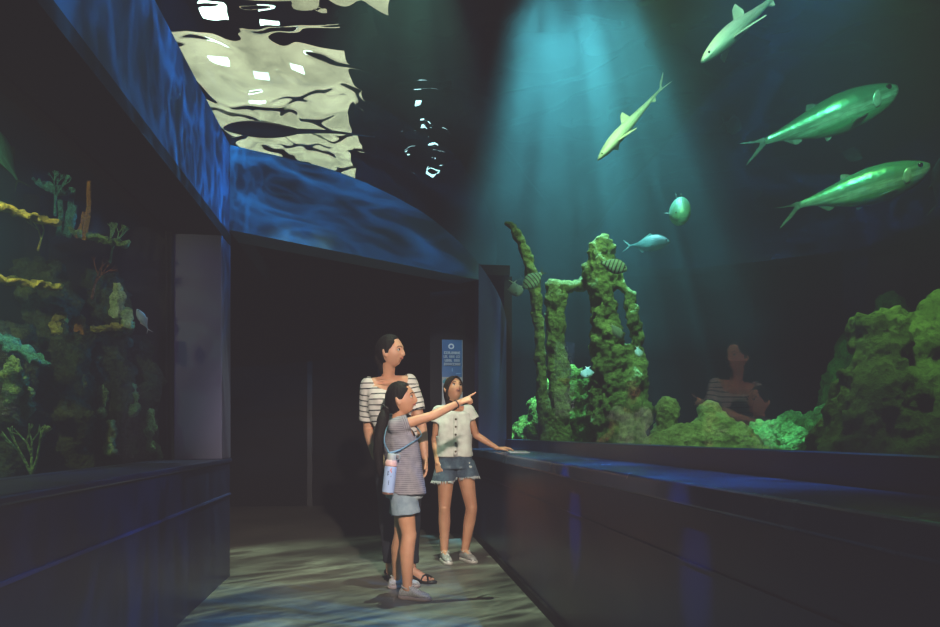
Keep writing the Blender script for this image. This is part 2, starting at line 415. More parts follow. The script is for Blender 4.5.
rock('boulder', b, M_coral4, 'huge lumpy yellow-green boulder filling the right edge of the tank', .032, .10, 3.2, cat='boulder')
r1 = limbs([(845,400,24),(850,365,22),(862,345,16)], 8.6)
rock('distant_rock', r1, M_coral3, 'dim squarish rock just left behind the big boulder', .05, .12, 3)
r2 = limbs([(880,330,22),(893,315,18),(905,330,18)], 9.4) + limbs([(850,430,40),(880,350,24)], 9.4)
rock('distant_rock', r2, M_coral3, 'dim round-topped rock farthest behind the big boulder', .05, .12, 3)
# ================================================================== FISH
def fishmat(name, back, flank, belly, scale=70, rough=.3, metal=.55, stripes=None, sb=.25):
    def fn(t, b):
        co = t.coord(); s = t.add('ShaderNodeSeparateXYZ', ins={0: co})
        vo = t.add('ShaderNodeTexVoronoi', ins={'Vector': co, 'Scale': scale}); n = t.noise(co, 5, 4)
        z = t.math('ADD', s.outputs[2], t.math('MULTIPLY', t.math('SUBTRACT', n, .5), .06))
        c = t.mix(t.ramp(t.math('MULTIPLY_ADD', z, 3.0), [(.35, 0.0), (.62, 1.0)]), flank, back)
        c.node.inputs[0].links[0].from_node.inputs[0].links[0].from_node.inputs[2].default_value = .5
        c = t.mix(t.ramp(t.math('ADD', z, .5), [(.42, 1.0), (.47, 0.0)]), c, belly)
        st = t.noise(t.coord('Object', (2.5, 3, 26)), 1.6, 4, .6); c = t.mix(t.ramp(st, [(.42, 0.0), (.62, .75)]), c, back)
        c = t.mix(t.ramp(vo.outputs[0], [(.3, 0.0), (.9, .35)]), c, back)
        if stripes:
            wv = t.math('SINE', t.math('MULTIPLY', s.outputs[0], stripes)); c = t.mix(t.ramp(wv, [(.45, 0.0), (.6, 1.0)]), c, (.01,.015,.02))
        setc(t, b, c, t.bump(vo.outputs[0], sb, .01))
    return mat(name, fn, rough=rough, metal=metal)
M_eye = mat('fish_eye', color=(.005,.005,.005), rough=.1); M_fin = mat('fish_fin', noisy((.025,.06,.045), (.05,.10,.07), 20, .3), rough=.5)
M_finw = mat('pale_fin', noisy((.45,.42,.34), (.6,.55,.45), 20, .3), rough=.5)
M_tarpon = fishmat('tarpon_scales', (.05,.20,.11), (.55,.78,.60), (.05,.36,.16), 26, .28, .45, sb=.12)
M_gill = mat('gill_plate_highlight', noisy((.20,.36,.26), (.4,.58,.44), 12, .2), rough=.25, metal=.5)  # highlight on the gill cover put into a pale colour
M_shark = fishmat('shark_skin', (.52,.52,.44), (.07,.15,.09), (.20,.36,.20), 160, .5, 0)
def fish(kind, head, tail, up, prof, m, mfin, label, cat='fish', group=None, bend=.0, fins=(), thick=.5, fork=(.16,.20), eye=(.06,.02,.012), roll=0, tailup=None):
    "unit-length fish: prof = (t from snout 0 to tail root 1, top, bottom, half width) in body lengths"
    head, tail = Vector(head), Vector(tail); L = (head-tail).length; fx = (head-tail).normalized(); upv = Vector(up); upv = (upv-fx*upv.dot(fx)).normalized()
    upv = Matrix.Rotation(roll, 3, fx) @ upv; yv = upv.cross(fx)
    root = empty(kind, (head+tail)/2, 0, label, cat, group)
    root.matrix_world = Matrix.Translation((head+tail)/2) @ Matrix((fx, yv, upv)).transposed().to_4x4() @ Matrix.Scale(L, 4)
    def bx_(t): return (.5-t, bend*sin((t-.2)*3.2)*max(0, t-.1), 0)
    body = .84; rings = []; T = np.linspace(0, 1, 36); pt = [p[0] for p in prof]
    cols = [np.interp(T, pt, [p[k] for p in prof]) for k in (1, 2, 3)]
    for k in range(3): # soften
        c = cols[k]; cols[k] = np.concatenate([[c[0]], (c[:-2]+2*c[1:-1]+c[2:])/4, [c[-1]]])
    for t, a, b_, wd in zip(T, *cols):
        x, y, z = bx_(t*body); r = []
        for i in range(24):
            an = 2*pi*i/24; zz = sin(an); r.append((x, y+cos(an)*abs(cos(an))**.15*wd, (a if zz > 0 else b_)*zz))
        rings.append(r)
    bm = bmesh.new(); loft(bm, rings); link('body', bm, m, root, True)
    def fin(name, pts, offy=0, dirv=(0,0,1), th=.004, mf=mfin, base=None):
        bm = bmesh.new(); f = [bm.verts.new(Vector(p)+Vector((0,th,0))) for p in pts]; g = [bm.verts.new(Vector(p)-Vector((0,th,0))) for p in pts]
        bm.faces.new(f); bm.faces.new(g[::-1]); n = len(pts)
        for i in range(n): bm.faces.new((f[i], g[i], g[(i+1) % n], f[(i+1) % n]))
        bmesh.ops.triangulate(bm, faces=[q for q in bm.faces if len(q.verts) > 4]); return link(name, bm, mf, root)
    x, y, _ = bx_(body); x2, y2, _ = bx_(1.0); hw = cols[0][-1]
    up_, dn_ = fork
    bm = bmesh.new()
    for sg_, ln in ((1, up_), (-1, dn_)):
        out = [(x+.03, y, 0), (x+.03, y, sg_*hw*.8), (x-.015, y, sg_*hw*1.25), (x-.06, y+(y2-y)*.5, sg_*ln*.52), (x2, y2, sg_*ln), (x2+.018, y2, sg_*ln*.80), (x-.050, y+(y2-y)*.45, sg_*ln*.20), (x-.030, y+(y2-y)*.3, 0)]
        for th in (.003, -.003):
            q = [bm.verts.new((p[0], p[1]+th, p[2])) for p in out]
            for i, j, k in ((0,1,7),(1,2,7),(2,6,7),(2,3,6),(3,5,6),(3,4,5)): bm.faces.new((q[i], q[j], q[k]))
            if th > 0: q0 = q
        for i in range(7): bm.faces.new((q0[i], q0[i+1], q[i+1], q[i]))
    link('tail_fin', bm, mfin, root)
    for f_ in fins:
        nm, t0, t1, side, hgt, sweep = f_[:6]
        ya = bx_(t0)[1]
        if nm in ('dorsal_fin', 'anal_fin', 'pelvic_fin'):
            s = 1 if nm == 'dorsal_fin' else -1
            za = s*np.interp(t0/body, pt, [p[1 if s > 0 else 2] for p in prof])*.85; zb = s*np.interp(t1/body, pt, [p[1 if s > 0 else 2] for p in prof])*.85
            fin(nm, [(.5-t0, ya, za), (.5-t0-sweep*.55, ya, za+s*hgt*.8), (.5-t0-sweep, ya, za+s*hgt), (.5-t0-sweep*.9-(t1-t0)*.25, ya, zb+s*hgt*.35), (.5-t1, bx_(t1)[1], zb)])
        else:
            wd = np.interp(t0/body, pt, [p[3] for p in prof])
            for sd in (1, -1):
                bm = bmesh.new(); a = Vector((.5-t0, ya+sd*wd*.8, side)); b_ = Vector((.5-t1, ya+sd*wd*.8, side-.004)); tip = a+Vector((-sweep, sd*hgt, -abs(hgt)*.35))
                vs_ = [a, (a+tip)/2+Vector((.012,sd*.01,0)), tip, (b_*.6+tip*.4)+Vector((-.01,0,0)), b_]
                f = [bm.verts.new(v+Vector((0,0,.003))) for v in vs_]; g = [bm.verts.new(v-Vector((0,0,.003))) for v in vs_]
                bm.faces.new(f); bm.faces.new(g[::-1])
                for i in range(5): bm.faces.new((f[i], g[i], g[(i+1) % 5], f[(i+1) % 5]))
                link('pectoral_fin', bm, mfin, root)
    if kind == 'silver_fish':
        for sd in (1, -1):
            bm = bmesh.new(); gw = np.interp(.15/body, pt, [p[3] for p in prof]); ellipsoid(bm, (.5-.145, bx_(.145)[1]+sd*gw*.84, -.018), ((.036,sd*-.010,0), (0,gw*.19,0), (.010,0,.052)), 20, 12)
            link('gill_cover', bm, M_gill, root, True)
    et, ez, er = eye; ew = np.interp(et/body, pt, [p[3] for p in prof])
    for sd in (1, -1):
        bm = bmesh.new(); ellipsoid(bm, (.5-et, bx_(et)[1]+sd*ew*.88, ez), ((er,0,0), (0,er*.5,0), (0,0,er)), 12, 8)
        link('eye', bm, M_eye, root, True)
    return root
TARP = [(0,.020,.022,.010),(.02,.036,.050,.026),(.08,.062,.092,.048),(.17,.088,.122,.064),(.30,.112,.146,.076),(.45,.115,.150,.074),(.60,.094,.122,.056),(.76,.062,.072,.034),(.90,.034,.034,.016),(1,.022,.022,.008)]
tf = (('dorsal_fin', .46, .55, 0, .035, .08), ('anal_fin', .60, .74, 0, .028, .06), ('pelvic_fin', .42, .47, 0, .035, .06), ('pectoral_fin', .22, .28, -.085, .035, .12))
upT = Vector((0,0,1))
camv = lambda x, y, z: Vector((x*CT+y*ST, -x*ST+y*CT, z))   # right, away, up seen from the corridor mouth
fish('silver_fish', P(898,88,4.9), P(742,150,5.2), camv(-.25,-.18,1), TARP, M_tarpon, M_fin, 'large silvery-green fish swimming right, upper of the big pair', group='large silver fish swimming right', bend=.05, fins=tf, fork=(.05,.11), eye=(.062,.026,.017))
fish('silver_fish', P(930,166,4.7), P(776,212,5.1), camv(-.2,-.22,1), TARP, M_tarpon, M_fin, 'large silvery-green fish swimming right, lower of the big pair', group='large silver fish swimming right', bend=-.05, fins=tf, fork=(.03,.13), eye=(.062,.026,.017))
SH = [(0,.008,.006,.010),(.04,.022,.018,.030),(.12,.040,.032,.050),(.24,.056,.046,.062),(.36,.060,.048,.060),(.5,.050,.040,.048),(.65,.033,.028,.030),(.8,.020,.018,.017),(.92,.013,.011,.009),(1,.010,.009,.006)]
sf = (('dorsal_fin', .38, .48, 0, .07, .09), ('anal_fin', .70, .76, 0, .025, .04), ('pectoral_fin', .22, .30, -.02, .14, .11))
fish('small_shark', P(598,160,6.2), P(667,82,6.4), camv(-.8,-.12,.5), SH, M_shark, M_finw, 'small pale shark diving head down in the middle of the blue haze', 'shark', 'small sharks', bend=.10, fins=sf, fork=(.08,.03), eye=(.05,.01,.008))
fish('small_shark', P(702,62,5.2), P(800,-28,5.6), camv(-.8,-.12,.5), SH, M_shark, M_finw, 'small pale shark nosing down, its tail cut off by the top of the photo', 'shark', 'small sharks', bend=-.08, fins=sf, fork=(.08,.03), eye=(.05,.01,.008))
JACK = [(0,.02,.02,.012),(.05,.06,.05,.03),(.16,.12,.10,.055),(.3,.16,.14,.07),(.45,.16,.15,.07),(.6,.13,.12,.055),(.78,.06,.06,.03),(.92,.022,.022,.012),(1,.018,.018,.008)]
jf = (('dorsal_fin', .36, .70, 0, .06, .06), ('anal_fin', .5, .72, 0, .05, .05), ('pectoral_fin', .28, .33, -.03, .08, .14))
M_jack = fishmat('green_jack', (.10,.26,.18), (.28,.6,.40), (.4,.65,.35), 60, .45, .2)
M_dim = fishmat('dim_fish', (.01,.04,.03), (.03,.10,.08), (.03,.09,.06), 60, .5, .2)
ROUND = [(0,.05,.05,.05),(.05,.10,.10,.09),(.16,.17,.16,.13),(.3,.20,.19,.15),(.45,.18,.17,.13),(.6,.14,.13,.09),(.78,.07,.07,.04),(.92,.03,.03,.015),(1,.02,.02,.008)]
fish('jack_fish', P(683,216,6.5), P(671,201,7.1), camv(.05,0,1), ROUND, M_jack, M_fin, 'round green fish swimming straight at the viewer above the coral pillar', bend=.1, fins=jf, fork=(.12,.12), eye=(.06,.03,.016))
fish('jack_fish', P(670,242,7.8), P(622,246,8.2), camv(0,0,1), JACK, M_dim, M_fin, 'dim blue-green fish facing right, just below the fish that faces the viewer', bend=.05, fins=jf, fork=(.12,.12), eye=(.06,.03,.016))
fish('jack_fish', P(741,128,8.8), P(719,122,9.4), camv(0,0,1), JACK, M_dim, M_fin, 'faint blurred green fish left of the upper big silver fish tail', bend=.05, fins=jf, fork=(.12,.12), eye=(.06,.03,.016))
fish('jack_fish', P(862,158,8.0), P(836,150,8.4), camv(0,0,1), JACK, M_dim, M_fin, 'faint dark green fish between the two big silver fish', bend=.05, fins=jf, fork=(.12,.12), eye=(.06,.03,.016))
SERG = [(0,.03,.03,.02),(.05,.09,.08,.05),(.18,.19,.17,.08),(.35,.25,.23,.10),(.55,.24,.23,.09),(.75,.15,.14,.06),(.92,.06,.06,.025),(1,.05,.05,.012)]
gf = (('dorsal_fin', .34, .72, 0, .06, .08), ('anal_fin', .5, .72, 0, .06, .08), ('pectoral_fin', .3, .36, 0, .05, .1))
M_serg = fishmat('striped_damselfish', (.18,.30,.24), (.55,.75,.62), (.5,.7,.6), 90, .5, .1, stripes=52)
M_white = fishmat('pale_fish', (.25,.34,.30), (.42,.52,.46), (.45,.52,.48), 90, .5, .1)
fish('striped_fish', P(627,270,6.0), P(597,261,6.05), camv(0,0,1), SERG, M_serg, M_fin, 'black-striped round fish beside the crown of the coral pillar', fins=gf, fork=(.14,.14), eye=(.09,.05,.025))
fish('striped_fish', P(524,288,6.2), P(545,270,6.3), camv(-.4,0,1), SERG, M_serg, M_fin, 'small striped fish in front of the curved coral horn', fins=gf, fork=(.14,.14), eye=(.09,.05,.025))
fish('pale_fish', P(518,296,6.0), P(513,280,6.2), camv(-1,0,0), SERG, M_white, M_finw, 'tiny white fish left of the curved coral horn', fins=gf, fork=(.14,.14), eye=(.09,.05,.025))
fish('pale_fish', P(622,338,5.9), P(610,323,5.95), camv(.6,0,.8), SERG, M_white, M_finw, 'small white fish halfway up the coral pillar', fins=gf, fork=(.12,.12), eye=(.09,.05,.025))
fish('pale_fish', P(640,357,6.1), P(637,346,6.2), camv(1,0,.2), SERG, M_white, M_finw, 'tiny yellowish fish at the right side of the coral pillar', fins=gf, fork=(.12,.12), eye=(.09,.05,.025))
fish('pale_fish', P(586,378,6.2), P(588,366,6.4), camv(1,0,.2), SERG, M_white, M_finw, 'tiny pale fish in front of the mossy rock heap', fins=gf, fork=(.12,.12), eye=(.09,.05,.025))
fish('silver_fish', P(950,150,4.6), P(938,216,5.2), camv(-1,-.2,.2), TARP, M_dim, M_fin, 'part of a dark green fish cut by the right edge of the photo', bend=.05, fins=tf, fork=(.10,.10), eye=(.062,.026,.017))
# stingray over the arch, seen from below and nearly edge-on
ray_o = empty('stingray', P(262,130,5.6), 0, 'dark stingray gliding over the arch, its thin tail pointing right', 'stingray')
ax = P(300,132,5.6)-P(225,129,5.6); Lr = ax.length; ax.normalize()
up = camv(.0,-.30,1).normalized(); up = (up-ax*up.dot(ax)).normalized(); yy = up.cross(ax)
ray_o.matrix_world = Matrix.Translation(P(262,130,5.6)) @ Matrix((ax, yy, up)).transposed().to_4x4() @ Matrix.Scale(Lr, 4)
rings = []
for t in np.linspace(0, 1, 26):
    x = -.5+t; wd = .52*sin(pi*min(1, t*.98+.012))**.75*(1-.2*t)+.01; hh = .085*sin(pi*min(1, t*.97+.015))**.7+.008
    rings.append([(x, cos(a)*wd, sin(a)*hh*(1-abs(cos(a))**3*.7)+.04*abs(cos(a))**2*sin(pi*t)) for a in np.linspace(0, 2*pi, 32, endpoint=False)])
bm = bmesh.new(); loft(bm, rings)
def rayfn(t, b):
    co = t.coord(); s = t.add('ShaderNodeSeparateXYZ', ins={0: co})
    c = t.mix(t.ramp(t.math('ADD', s.outputs[2], .5), [(.46, 1.0), (.52, 0.0)]), (.02,.025,.025), (.16,.18,.16)); setc(t, b, c, t.bump(t.noise(co, 30, 4), .2, .01))
M_ray = mat('stingray_skin', rayfn, rough=.4)
link('body', bm, M_ray, ray_o, True)
bm = bmesh.new(); tube(bm, smoothpts([(.46,0,0),(.7,0,.01),(.95,.0,.01),(1.25,.0,-.01),(1.5,0,-.03)], 5), list(np.linspace(.035, .004, 21)), 8)
link('tail', bm, M_ray, ray_o, True)
for sd in (1, -1):
    bm = bmesh.new(); ellipsoid(bm, (.40, sd*.09, .02), ((.09,0,0), (0,.05,0), (0,0,.02)), 12, 6); link('pelvic_fin', bm, M_ray, ray_o, True)
# ================================================================== LEFT REEF TANK
def reefmat(n, a, b_, c_, s=10): return rockmat(n, a, b_, c_, s)
M_reef = reefmat('reef_rock', (.02,.035,.018), (.06,.09,.04), (.008,.012,.008)); M_yel = reefmat('yellow_coral', (.30,.26,.05), (.55,.50,.12), (.15,.10,.03), 16)
M_grn = reefmat('green_coral', (.06,.16,.05), (.30,.50,.20), (.02,.06,.02), 16); M_teal = reefmat('teal_coral', (.02,.16,.14), (.10,.42,.36), (.01,.06,.05), 20)
M_red = reefmat('red_coral', (.12,.04,.02), (.26,.10,.05), (.04,.01,.01), 16); M_or = reefmat('orange_sponge', (.32,.14,.03), (.5,.26,.06), (.14,.05,.02), 18)
M_pale = reefmat('pale_green_coral', (.30,.42,.16), (.62,.75,.38), (.10,.20,.06), 22)
for pts, d, lab in (([(-20,500,40),(0,440,34),(5,400,28),(-5,350,32)], 3.6, 'dark reef column at the left edge of the photo, lowest part mottled green'),
                    ([(60,500,34),(58,450,28),(66,400,26),(56,340,30),(40,280,22)], 4.0, 'dark reef column behind the leftmost one, leaning left at the top'),
                    ([(105,500,26),(108,450,22),(104,390,24),(112,330,22),(105,290,18)], 4.3, 'dark reef column standing in the middle of the left tank'),
                    ([(145,500,18),(142,450,14),(146,400,15),(140,350,12)], 4.5, 'narrow dark reef column nearest the pillar')):
    rock('reef_column', limbs(pts, d), M_reef, lab, .03, .09, 6, cat='reef rock')
def plate(px, py, d, wpx, tilt, m, label, th=5, group=None):
    c = P(px, py, d); k = F/d; bm = bmesh.new(); w_ = wpx/2/k; u = camv(cos(tilt), .0, -sin(tilt)); v = camv(0, 1, .1)
    rings = []; N = 90; rim = []
    for rr, zz in ((.02,.0),(.3,.0),(.5,.0),(.7,.1),(.9,.25),(1.0,.5),(1.01,.8),(.97,1.0),(.85,.8),(.65,.5),(.45,.35),(.02,.3)):
        rings.append([c+u*(cos(2*pi*i/N)*rr*w_*(1+.12*sin(5*2*pi*i/N)+.06*sin(11*2*pi*i/N)))+v*(sin(2*pi*i/N)*rr*w_*.6*(1+.1*sin(7*2*pi*i/N)))+Vector((0,0,1))*(zz*th/k+.012*sin(9*2*pi*i/N)*rr) for i in range(N)])
    loft(bm, rings); me = bpy.data.meshes.new('x'); bmesh.ops.recalc_face_normals(bm, faces=bm.faces); bm.to_mesh(me); bm.free(); setcoords(me, coords(me)-np.array(c))
    displace(me, lambda q: .016*noise.noise(q*22+Vector((px,0,0)))+.010*noise.noise(q*55))
    o = link('plate_coral', me, m, None, True); o.location = c; tag(o, label, 'coral', group); return o
plate(12, 213, 3.3, 84, .30, M_yel, 'yellow-rimmed plate coral at the left edge, upper one')
plate(22, 285, 3.5, 70, .15, M_yel, 'thin yellow-edged plate coral at the left edge, below the upper one')
plate(98, 241, 4.0, 56, .22, M_grn, 'green-edged plate coral under the orange tube sponge')
plate(20, 352, 3.4, 60, .55, M_teal, 'teal plate coral sloping right at the left edge')
plate(112, 330, 4.0, 40, -.1, M_yel, 'flat yellow coral under the pale green coral')
plate(50, 190, 3.8, 34, .35, M_teal, 'thin grey-teal plate coral behind the swimming fish tail')
def tubes(name, lst, m, label, cat='sponge'):
    root = empty(name, P(*lst[0][0]), 0, label, cat); base = P(*lst[0][0])
    for a, b_, r in lst:
        A, B = P(*a), P(*b_); mid = (A+B)/2+Vector((.01,0,0)); bm = bmesh.new(); pts = smoothpts([A, mid, B], 8); n = len(pts)
        rr = [r*(.8+.3*noise.noise(Vector((i*.7, r*99, A.x*9))))*(.75 if i == 0 else 1) for i in range(n)]
        tube(bm, [p-base for p in pts], rr, 12); link('tube', bm, m, root, True)
    return root
tubes('tube_sponge', [((84,240,3.9),(89,181,3.9),.016),((76,238,3.95),(84,212,3.95),.014)], M_or, 'tall thin orange tube sponge rising above the left reef')
tubes('tube_sponge', [((64,236,4.0),(72,188,4.0),.022),((58,236,4.0),(60,200,4.0),.018),((68,238,4.0),(75,205,4.0),.016)], M_teal, 'speckled blue-green tube sponges left of the orange one')
def fan(px, py, d, s, m, label, tilt=0):
    base = P(px, py, d); root = empty('sea_fan', base, 0, label, 'coral'); bm = bmesh.new(); rnd = random.Random(int(px*7+py))
    def br(p, an, ln, r, lv):
        q = p+camv(sin(an)*ln, rnd.uniform(-.2,.2)*ln, cos(an)*ln); capsule(bm, p, q, r, r*.7, 6)
        if lv:
            for k in range(rnd.choice((2,3))): br(q, an+rnd.uniform(-.6,.6), ln*.75, r*.72, lv-1)
    br(Vector((0,0,0)), tilt, s*.35, s*.035, 4); link('branches', bm, m, root, True); return root
fan(55, 215, 3.7, .22, M_teal, 'pale blue branching sea fan above the upper plate coral', -.1)
fan(30, 500, 3.3, .34, M_grn, 'green branching coral low at the left edge behind the sill', .1)
fan(92, 298, 4.1, .24, M_red, 'dull red branching coral in the middle of the left reef', .1)
fan(110, 262, 4.1, .22, M_grn, 'green branching coral above the pale green coral', .2)
fan(38, 250, 3.7, .18, M_yel, 'small yellow-green branching coral between the two yellow plates', .2)
def lump(px, py, d, r, m, label, el=1.0):
    c = P(px, py, d); k = d/F
    return rock('knobbly_coral', [(c+Vector((0,0,-r*k*el)), c+Vector((0,0,r*k*el)), r*k*.8, r*k*.7), (c+camv(r*k*.5,0,.2*r*k), c+camv(r*k*.6,0,r*k*.6), r*k*.5, r*k*.4)], m, label, .012, .03, 16, cat='coral')
lump(118, 300, 3.95, 9, M_pale, 'bright pale green knobbly coral in the middle of the left reef', 1.4)
lump(128, 318, 3.95, 6, M_pale, 'small pale green coral knob right of the bright one')
lump(12, 380, 3.3, 11, M_grn, 'mottled green coral head at the left edge, above the branching coral', 1.4)
lump(25, 395, 3.4, 8, M_grn, 'slim yellow-green coral beside the mottled coral head', 1.8)
lump(56, 322, 3.9, 9, M_yel, 'dull yellow oval coral left of the red branching coral')
lump(80, 328, 4.0, 6, M_or, 'upper of three dull orange oval sponges in a column', 1.6)
lump(79, 357, 4.0, 6, M_or, 'middle of three dull orange oval sponges in a column', 1.6)
lump(80, 385, 4.0, 6, M_or, 'lowest of three dull orange oval sponges in a column', 1.6)
lump(110, 438, 4.1, 6, M_pale, 'yellow-green knobbly coral standing low behind the sill', 2.2)
lump(102, 400, 4.2, 6, M_grn, 'narrow grey-green coral above the low knobbly coral', 1.8)
lump(135, 400, 4.3, 6, M_grn, 'narrow grey-green coral on the right of the left reef', 2.2)
lump(150, 430, 4.4, 6, M_grn, 'green coral stalk closest to the pillar', 2.6)
fish('reef_fish', P(-14,124,2.6), P(23,190,2.7), camv(.5,-.1,.8), JACK, M_jack, M_fin, 'green fish leaving through the left edge, tail towards the reef', fins=jf, fork=(.13,.13), eye=(.06,.03,.016))
fish('reef_fish', P(137,309,3.9), P(150,333,4.0), camv(.9,-.1,.4), JACK, M_white, M_finw, 'small pale fish swimming up-left near the pillar', fins=jf, fork=(.12,.12), eye=(.06,.03,.016))
# ================================================================== SIGN AND CARD
SC = P(455.5, 400, 6.75)
struct('wall_passage_right', box(.50, 1.0, 7.03, 7.10, 0, 2.6), M_dark)
sg = empty('wall_sign', (SC.x, 7.02, SC.z), 0, 'blue and white poster on the dark wall behind the girl in the white top', 'sign')
M_txt = mat('sign_white', noisy((.55,.60,.68), (.65,.70,.78), 10, 0), rough=.5)
def panel(name, x0, x1, z0, z1, y, m, par, th=.004):
    bm = bmesh.new(); bx(bm, x0, x1, y-th, y, z0, z1); return link(name, bm, m, par)
hw = .104
panel('poster_panel', -hw, hw, -.16, .62, 0, mat('poster_white', noisy((.26,.27,.30), (.31,.32,.36), 6, 0), rough=.5), sg, .012)
panel('header', -hw, hw*.93, .245, .62, -.0125, mat('poster_blue', noisy((.004,.09,.27), (.006,.11,.32), 6, 0), rough=.45), sg, .003)
bm = bmesh.new(); rnd = random.Random(5)
for row, (z, words, x0, x1) in enumerate(((.488, (9,), -.085, .080), (.450, (3,4,3), -.088, .078), (.412, (5,4), -.078, .076), (.374, (9,), -.086, .082))):
    n = sum(words)+len(words)-1; x = x0; st = (x1-x0)/n
    for k, wd in enumerate(words):
        for j in range(wd):
            hs = rnd.choice(('I', 'O', 'E', 'L'))
            bx(bm, x+.001, x+st*.38, -.0215, -.0158, z-.013, z+.013)
            if hs in 'OE': bx(bm, x+.001, x+st-.002, -.0215, -.0158, z+.006, z+.013)
            if hs in 'OEL': bx(bm, x+.001, x+st-.002, -.0215, -.0158, z-.013, z-.006)
            if hs in 'OI': bx(bm, x+st*.6, x+st-.002, -.0215, -.0158, z-.013, z+.013)
            x += st
        x += st
link('lettering', bm, M_txt, sg)
def disc(name, x, z, rx, rz_, m, par, y=-.0155, th=.003, n=24, wob=0):
    bm = bmesh.new(); rr = [1+wob*sin(3*2*pi*i/n+x*40) for i in range(n)]
    loft(bm, [[(x+cos(2*pi*i/n)*rx*rr[i], yy, z+sin(2*pi*i/n)*rz_*rr[i]) for i in range(n)] for yy in (y, y-th)]); return link(name, bm, m, par)
disc('emblem', -.012, .553, .030, .028, M_txt, sg); disc('emblem_centre', -.012, .553, .016, .014, mat('emblem_blue', color=(.02,.1,.35)), sg, -.0186, .002)
panel('small_mark', -.006, .004, .30, .335, -.0156, mat('mark_blue', color=(.1,.25,.5)), sg, .003)
panel('small_mark', .035, .082, .275, .285, -.0156, mat('mark_blue', color=(.1,.25,.5)), sg, .003)
disc('picture', -.05, .20, .045, .034, mat('print_teal', color=(.03,.22,.30)), sg, -.0125, .003, wob=.1)
disc('picture', .005, .215, .065, .030, mat('print_yellow', color=(.55,.36,.03)), sg, -.0160, .003, wob=.12)
disc('picture', .055, .175, .050, .032, mat('print_black', color=(.01,.008,.02)), sg, -.0192, .003, wob=.14)
disc('picture', -.03, .165, .030, .016, mat('print_plum', color=(.22,.06,.10)), sg, -.0192, .003, wob=.1)
bm = bmesh.new()
for k in range(6): bx(bm, .0, .08, -.0165, -.0122, .09-k*.022, .096-k*.022)
link('small_print', bm, mat('print_grey', color=(.14,.16,.18)), sg)
cd = empty('info_card', (1.02, 5.05, .861), -.12, 'white information card lying flat on the blue ledge beyond the hand', 'card')
panel('card_sheet', -.075, .075, 0, .006, .42, mat('card_white', noisy((.5,.55,.6), (.6,.66,.7), 5, 0), rough=.3), cd, .42)
bm = bmesh.new()
for k in range(9): bx(bm, -.055, .05-(k % 3)*.012, .05+k*.035, .058+k*.035, .0058, .0066)
link('printed_lines', bm, mat('print_grey2', color=(.2,.23,.27)), cd)
# ================================================================== PEOPLE
def skinfn(c1, c2):
    def fn(t, b):
        co = t.coord(); n = t.noise(co, 9, 4); setc(t, b, t.mix(t.ramp(n, [(.35, 0.0), (.65, 1.0)]), c1, c2), t.bump(t.noise(co, 120, 2), .05, .002))
    return fn
M_skinw = mat('skin_woman', skinfn((.54,.27,.17), (.64,.34,.22)), rough=.5, sss=.08)
M_skin1 = mat('skin_girl', skinfn((.55,.26,.15), (.65,.33,.20)), rough=.5, sss=.08)
M_lip = mat('lips', color=(.36,.10,.08), rough=.5); M_white_eye = mat('eye_white', color=(.7,.68,.65), rough=.2); M_iris = mat('iris_dark', color=(.015,.009,.006), rough=.1)
def hairfn(c1, c2):
    def fn(t, b):
        co = t.coord('Object', (60, 60, 8)); n = t.noise(co, 1.6, 5, .6)
        setc(t, b, t.mix(t.ramp(n, [(.3, 0.0), (.75, 1.0)]), c1, c2), t.bump(n, .8, .01))
    return fn
M_hair = mat('dark_brown_hair', hairfn((.003,.002,.002), (.012,.008,.006)), rough=.6, spec=.15)
M_hair2 = mat('brown_hair', hairfn((.008,.005,.004), (.035,.02,.012)), rough=.55, spec=.2)
M_mouth = mat('mouth_dark', color=(.05,.012,.01), rough=.6)
M_brow = mat('brow', color=(.02,.012,.01), rough=.8)
def orth(fwd, upv=(0,0,1)):
    f = Vector(fwd).normalized(); r = f.cross(Vector(upv)).normalized(); return r, f, r.cross(f)   # her right-hand axis, forward, up
def gs(x, z, cx, cz, sx, sz): return math.exp(-((x-cx)/sx)**2-((z-cz)/sz)**2)
def headpt(a, e, grow=1.0):
    "a: angle from the face round the head, e: elevation; metres for an adult head, origin between the ears at eye height"
    x, y, z = sin(a)*cos(e), cos(a)*cos(e), sin(e)
    X, Y, Z = x*.074, y*.094, z*(.114 if z > 0 else .110)
    if z < 0:
        k = -z; X *= 1-.27*k**1.7
        if y < 0: Y *= 1-.55*max(0, k-.15)
        else: Y *= 1-.06*k
    if z > 0 and y < 0: Y *= 1.06
    if y > 0 and grow == 1.0:
        q = min(1, y*2.2)
        Y += q*(.020*gs(X, Z, 0, -.034, .0115, .014) + .013*gs(X, Z, 0, -.014, .008, .018) + .005*gs(X, Z, 0, .022, .04, .012) + .005*gs(X, Z, 0, -.056, .020, .010)
                - .004*gs(X, Z, 0, -.074, .02, .006) + .006*gs(X, Z, 0, -.090, .022, .014) - .010*gs(X, Z, .031, .0, .015, .011) - .010*gs(X, Z, -.031, .0, .015, .011)
                + .004*gs(X, Z, .038, -.030, .016, .016) + .004*gs(X, Z, -.038, -.030, .016, .016) + .004*gs(X, Z, .011, -.041, .006, .006) + .004*gs(X, Z, -.011, -.041, .006, .006))
    return Vector((X, Y, Z))*grow
class Head:
    def __init__(s, c, fwd, up, k): s.c = Vector(c); s.r, s.f, s.u = orth(fwd, up); s.k = k
    def w(s, p): return s.c + (s.r*p[0]+s.f*p[1]+s.u*p[2])*s.k
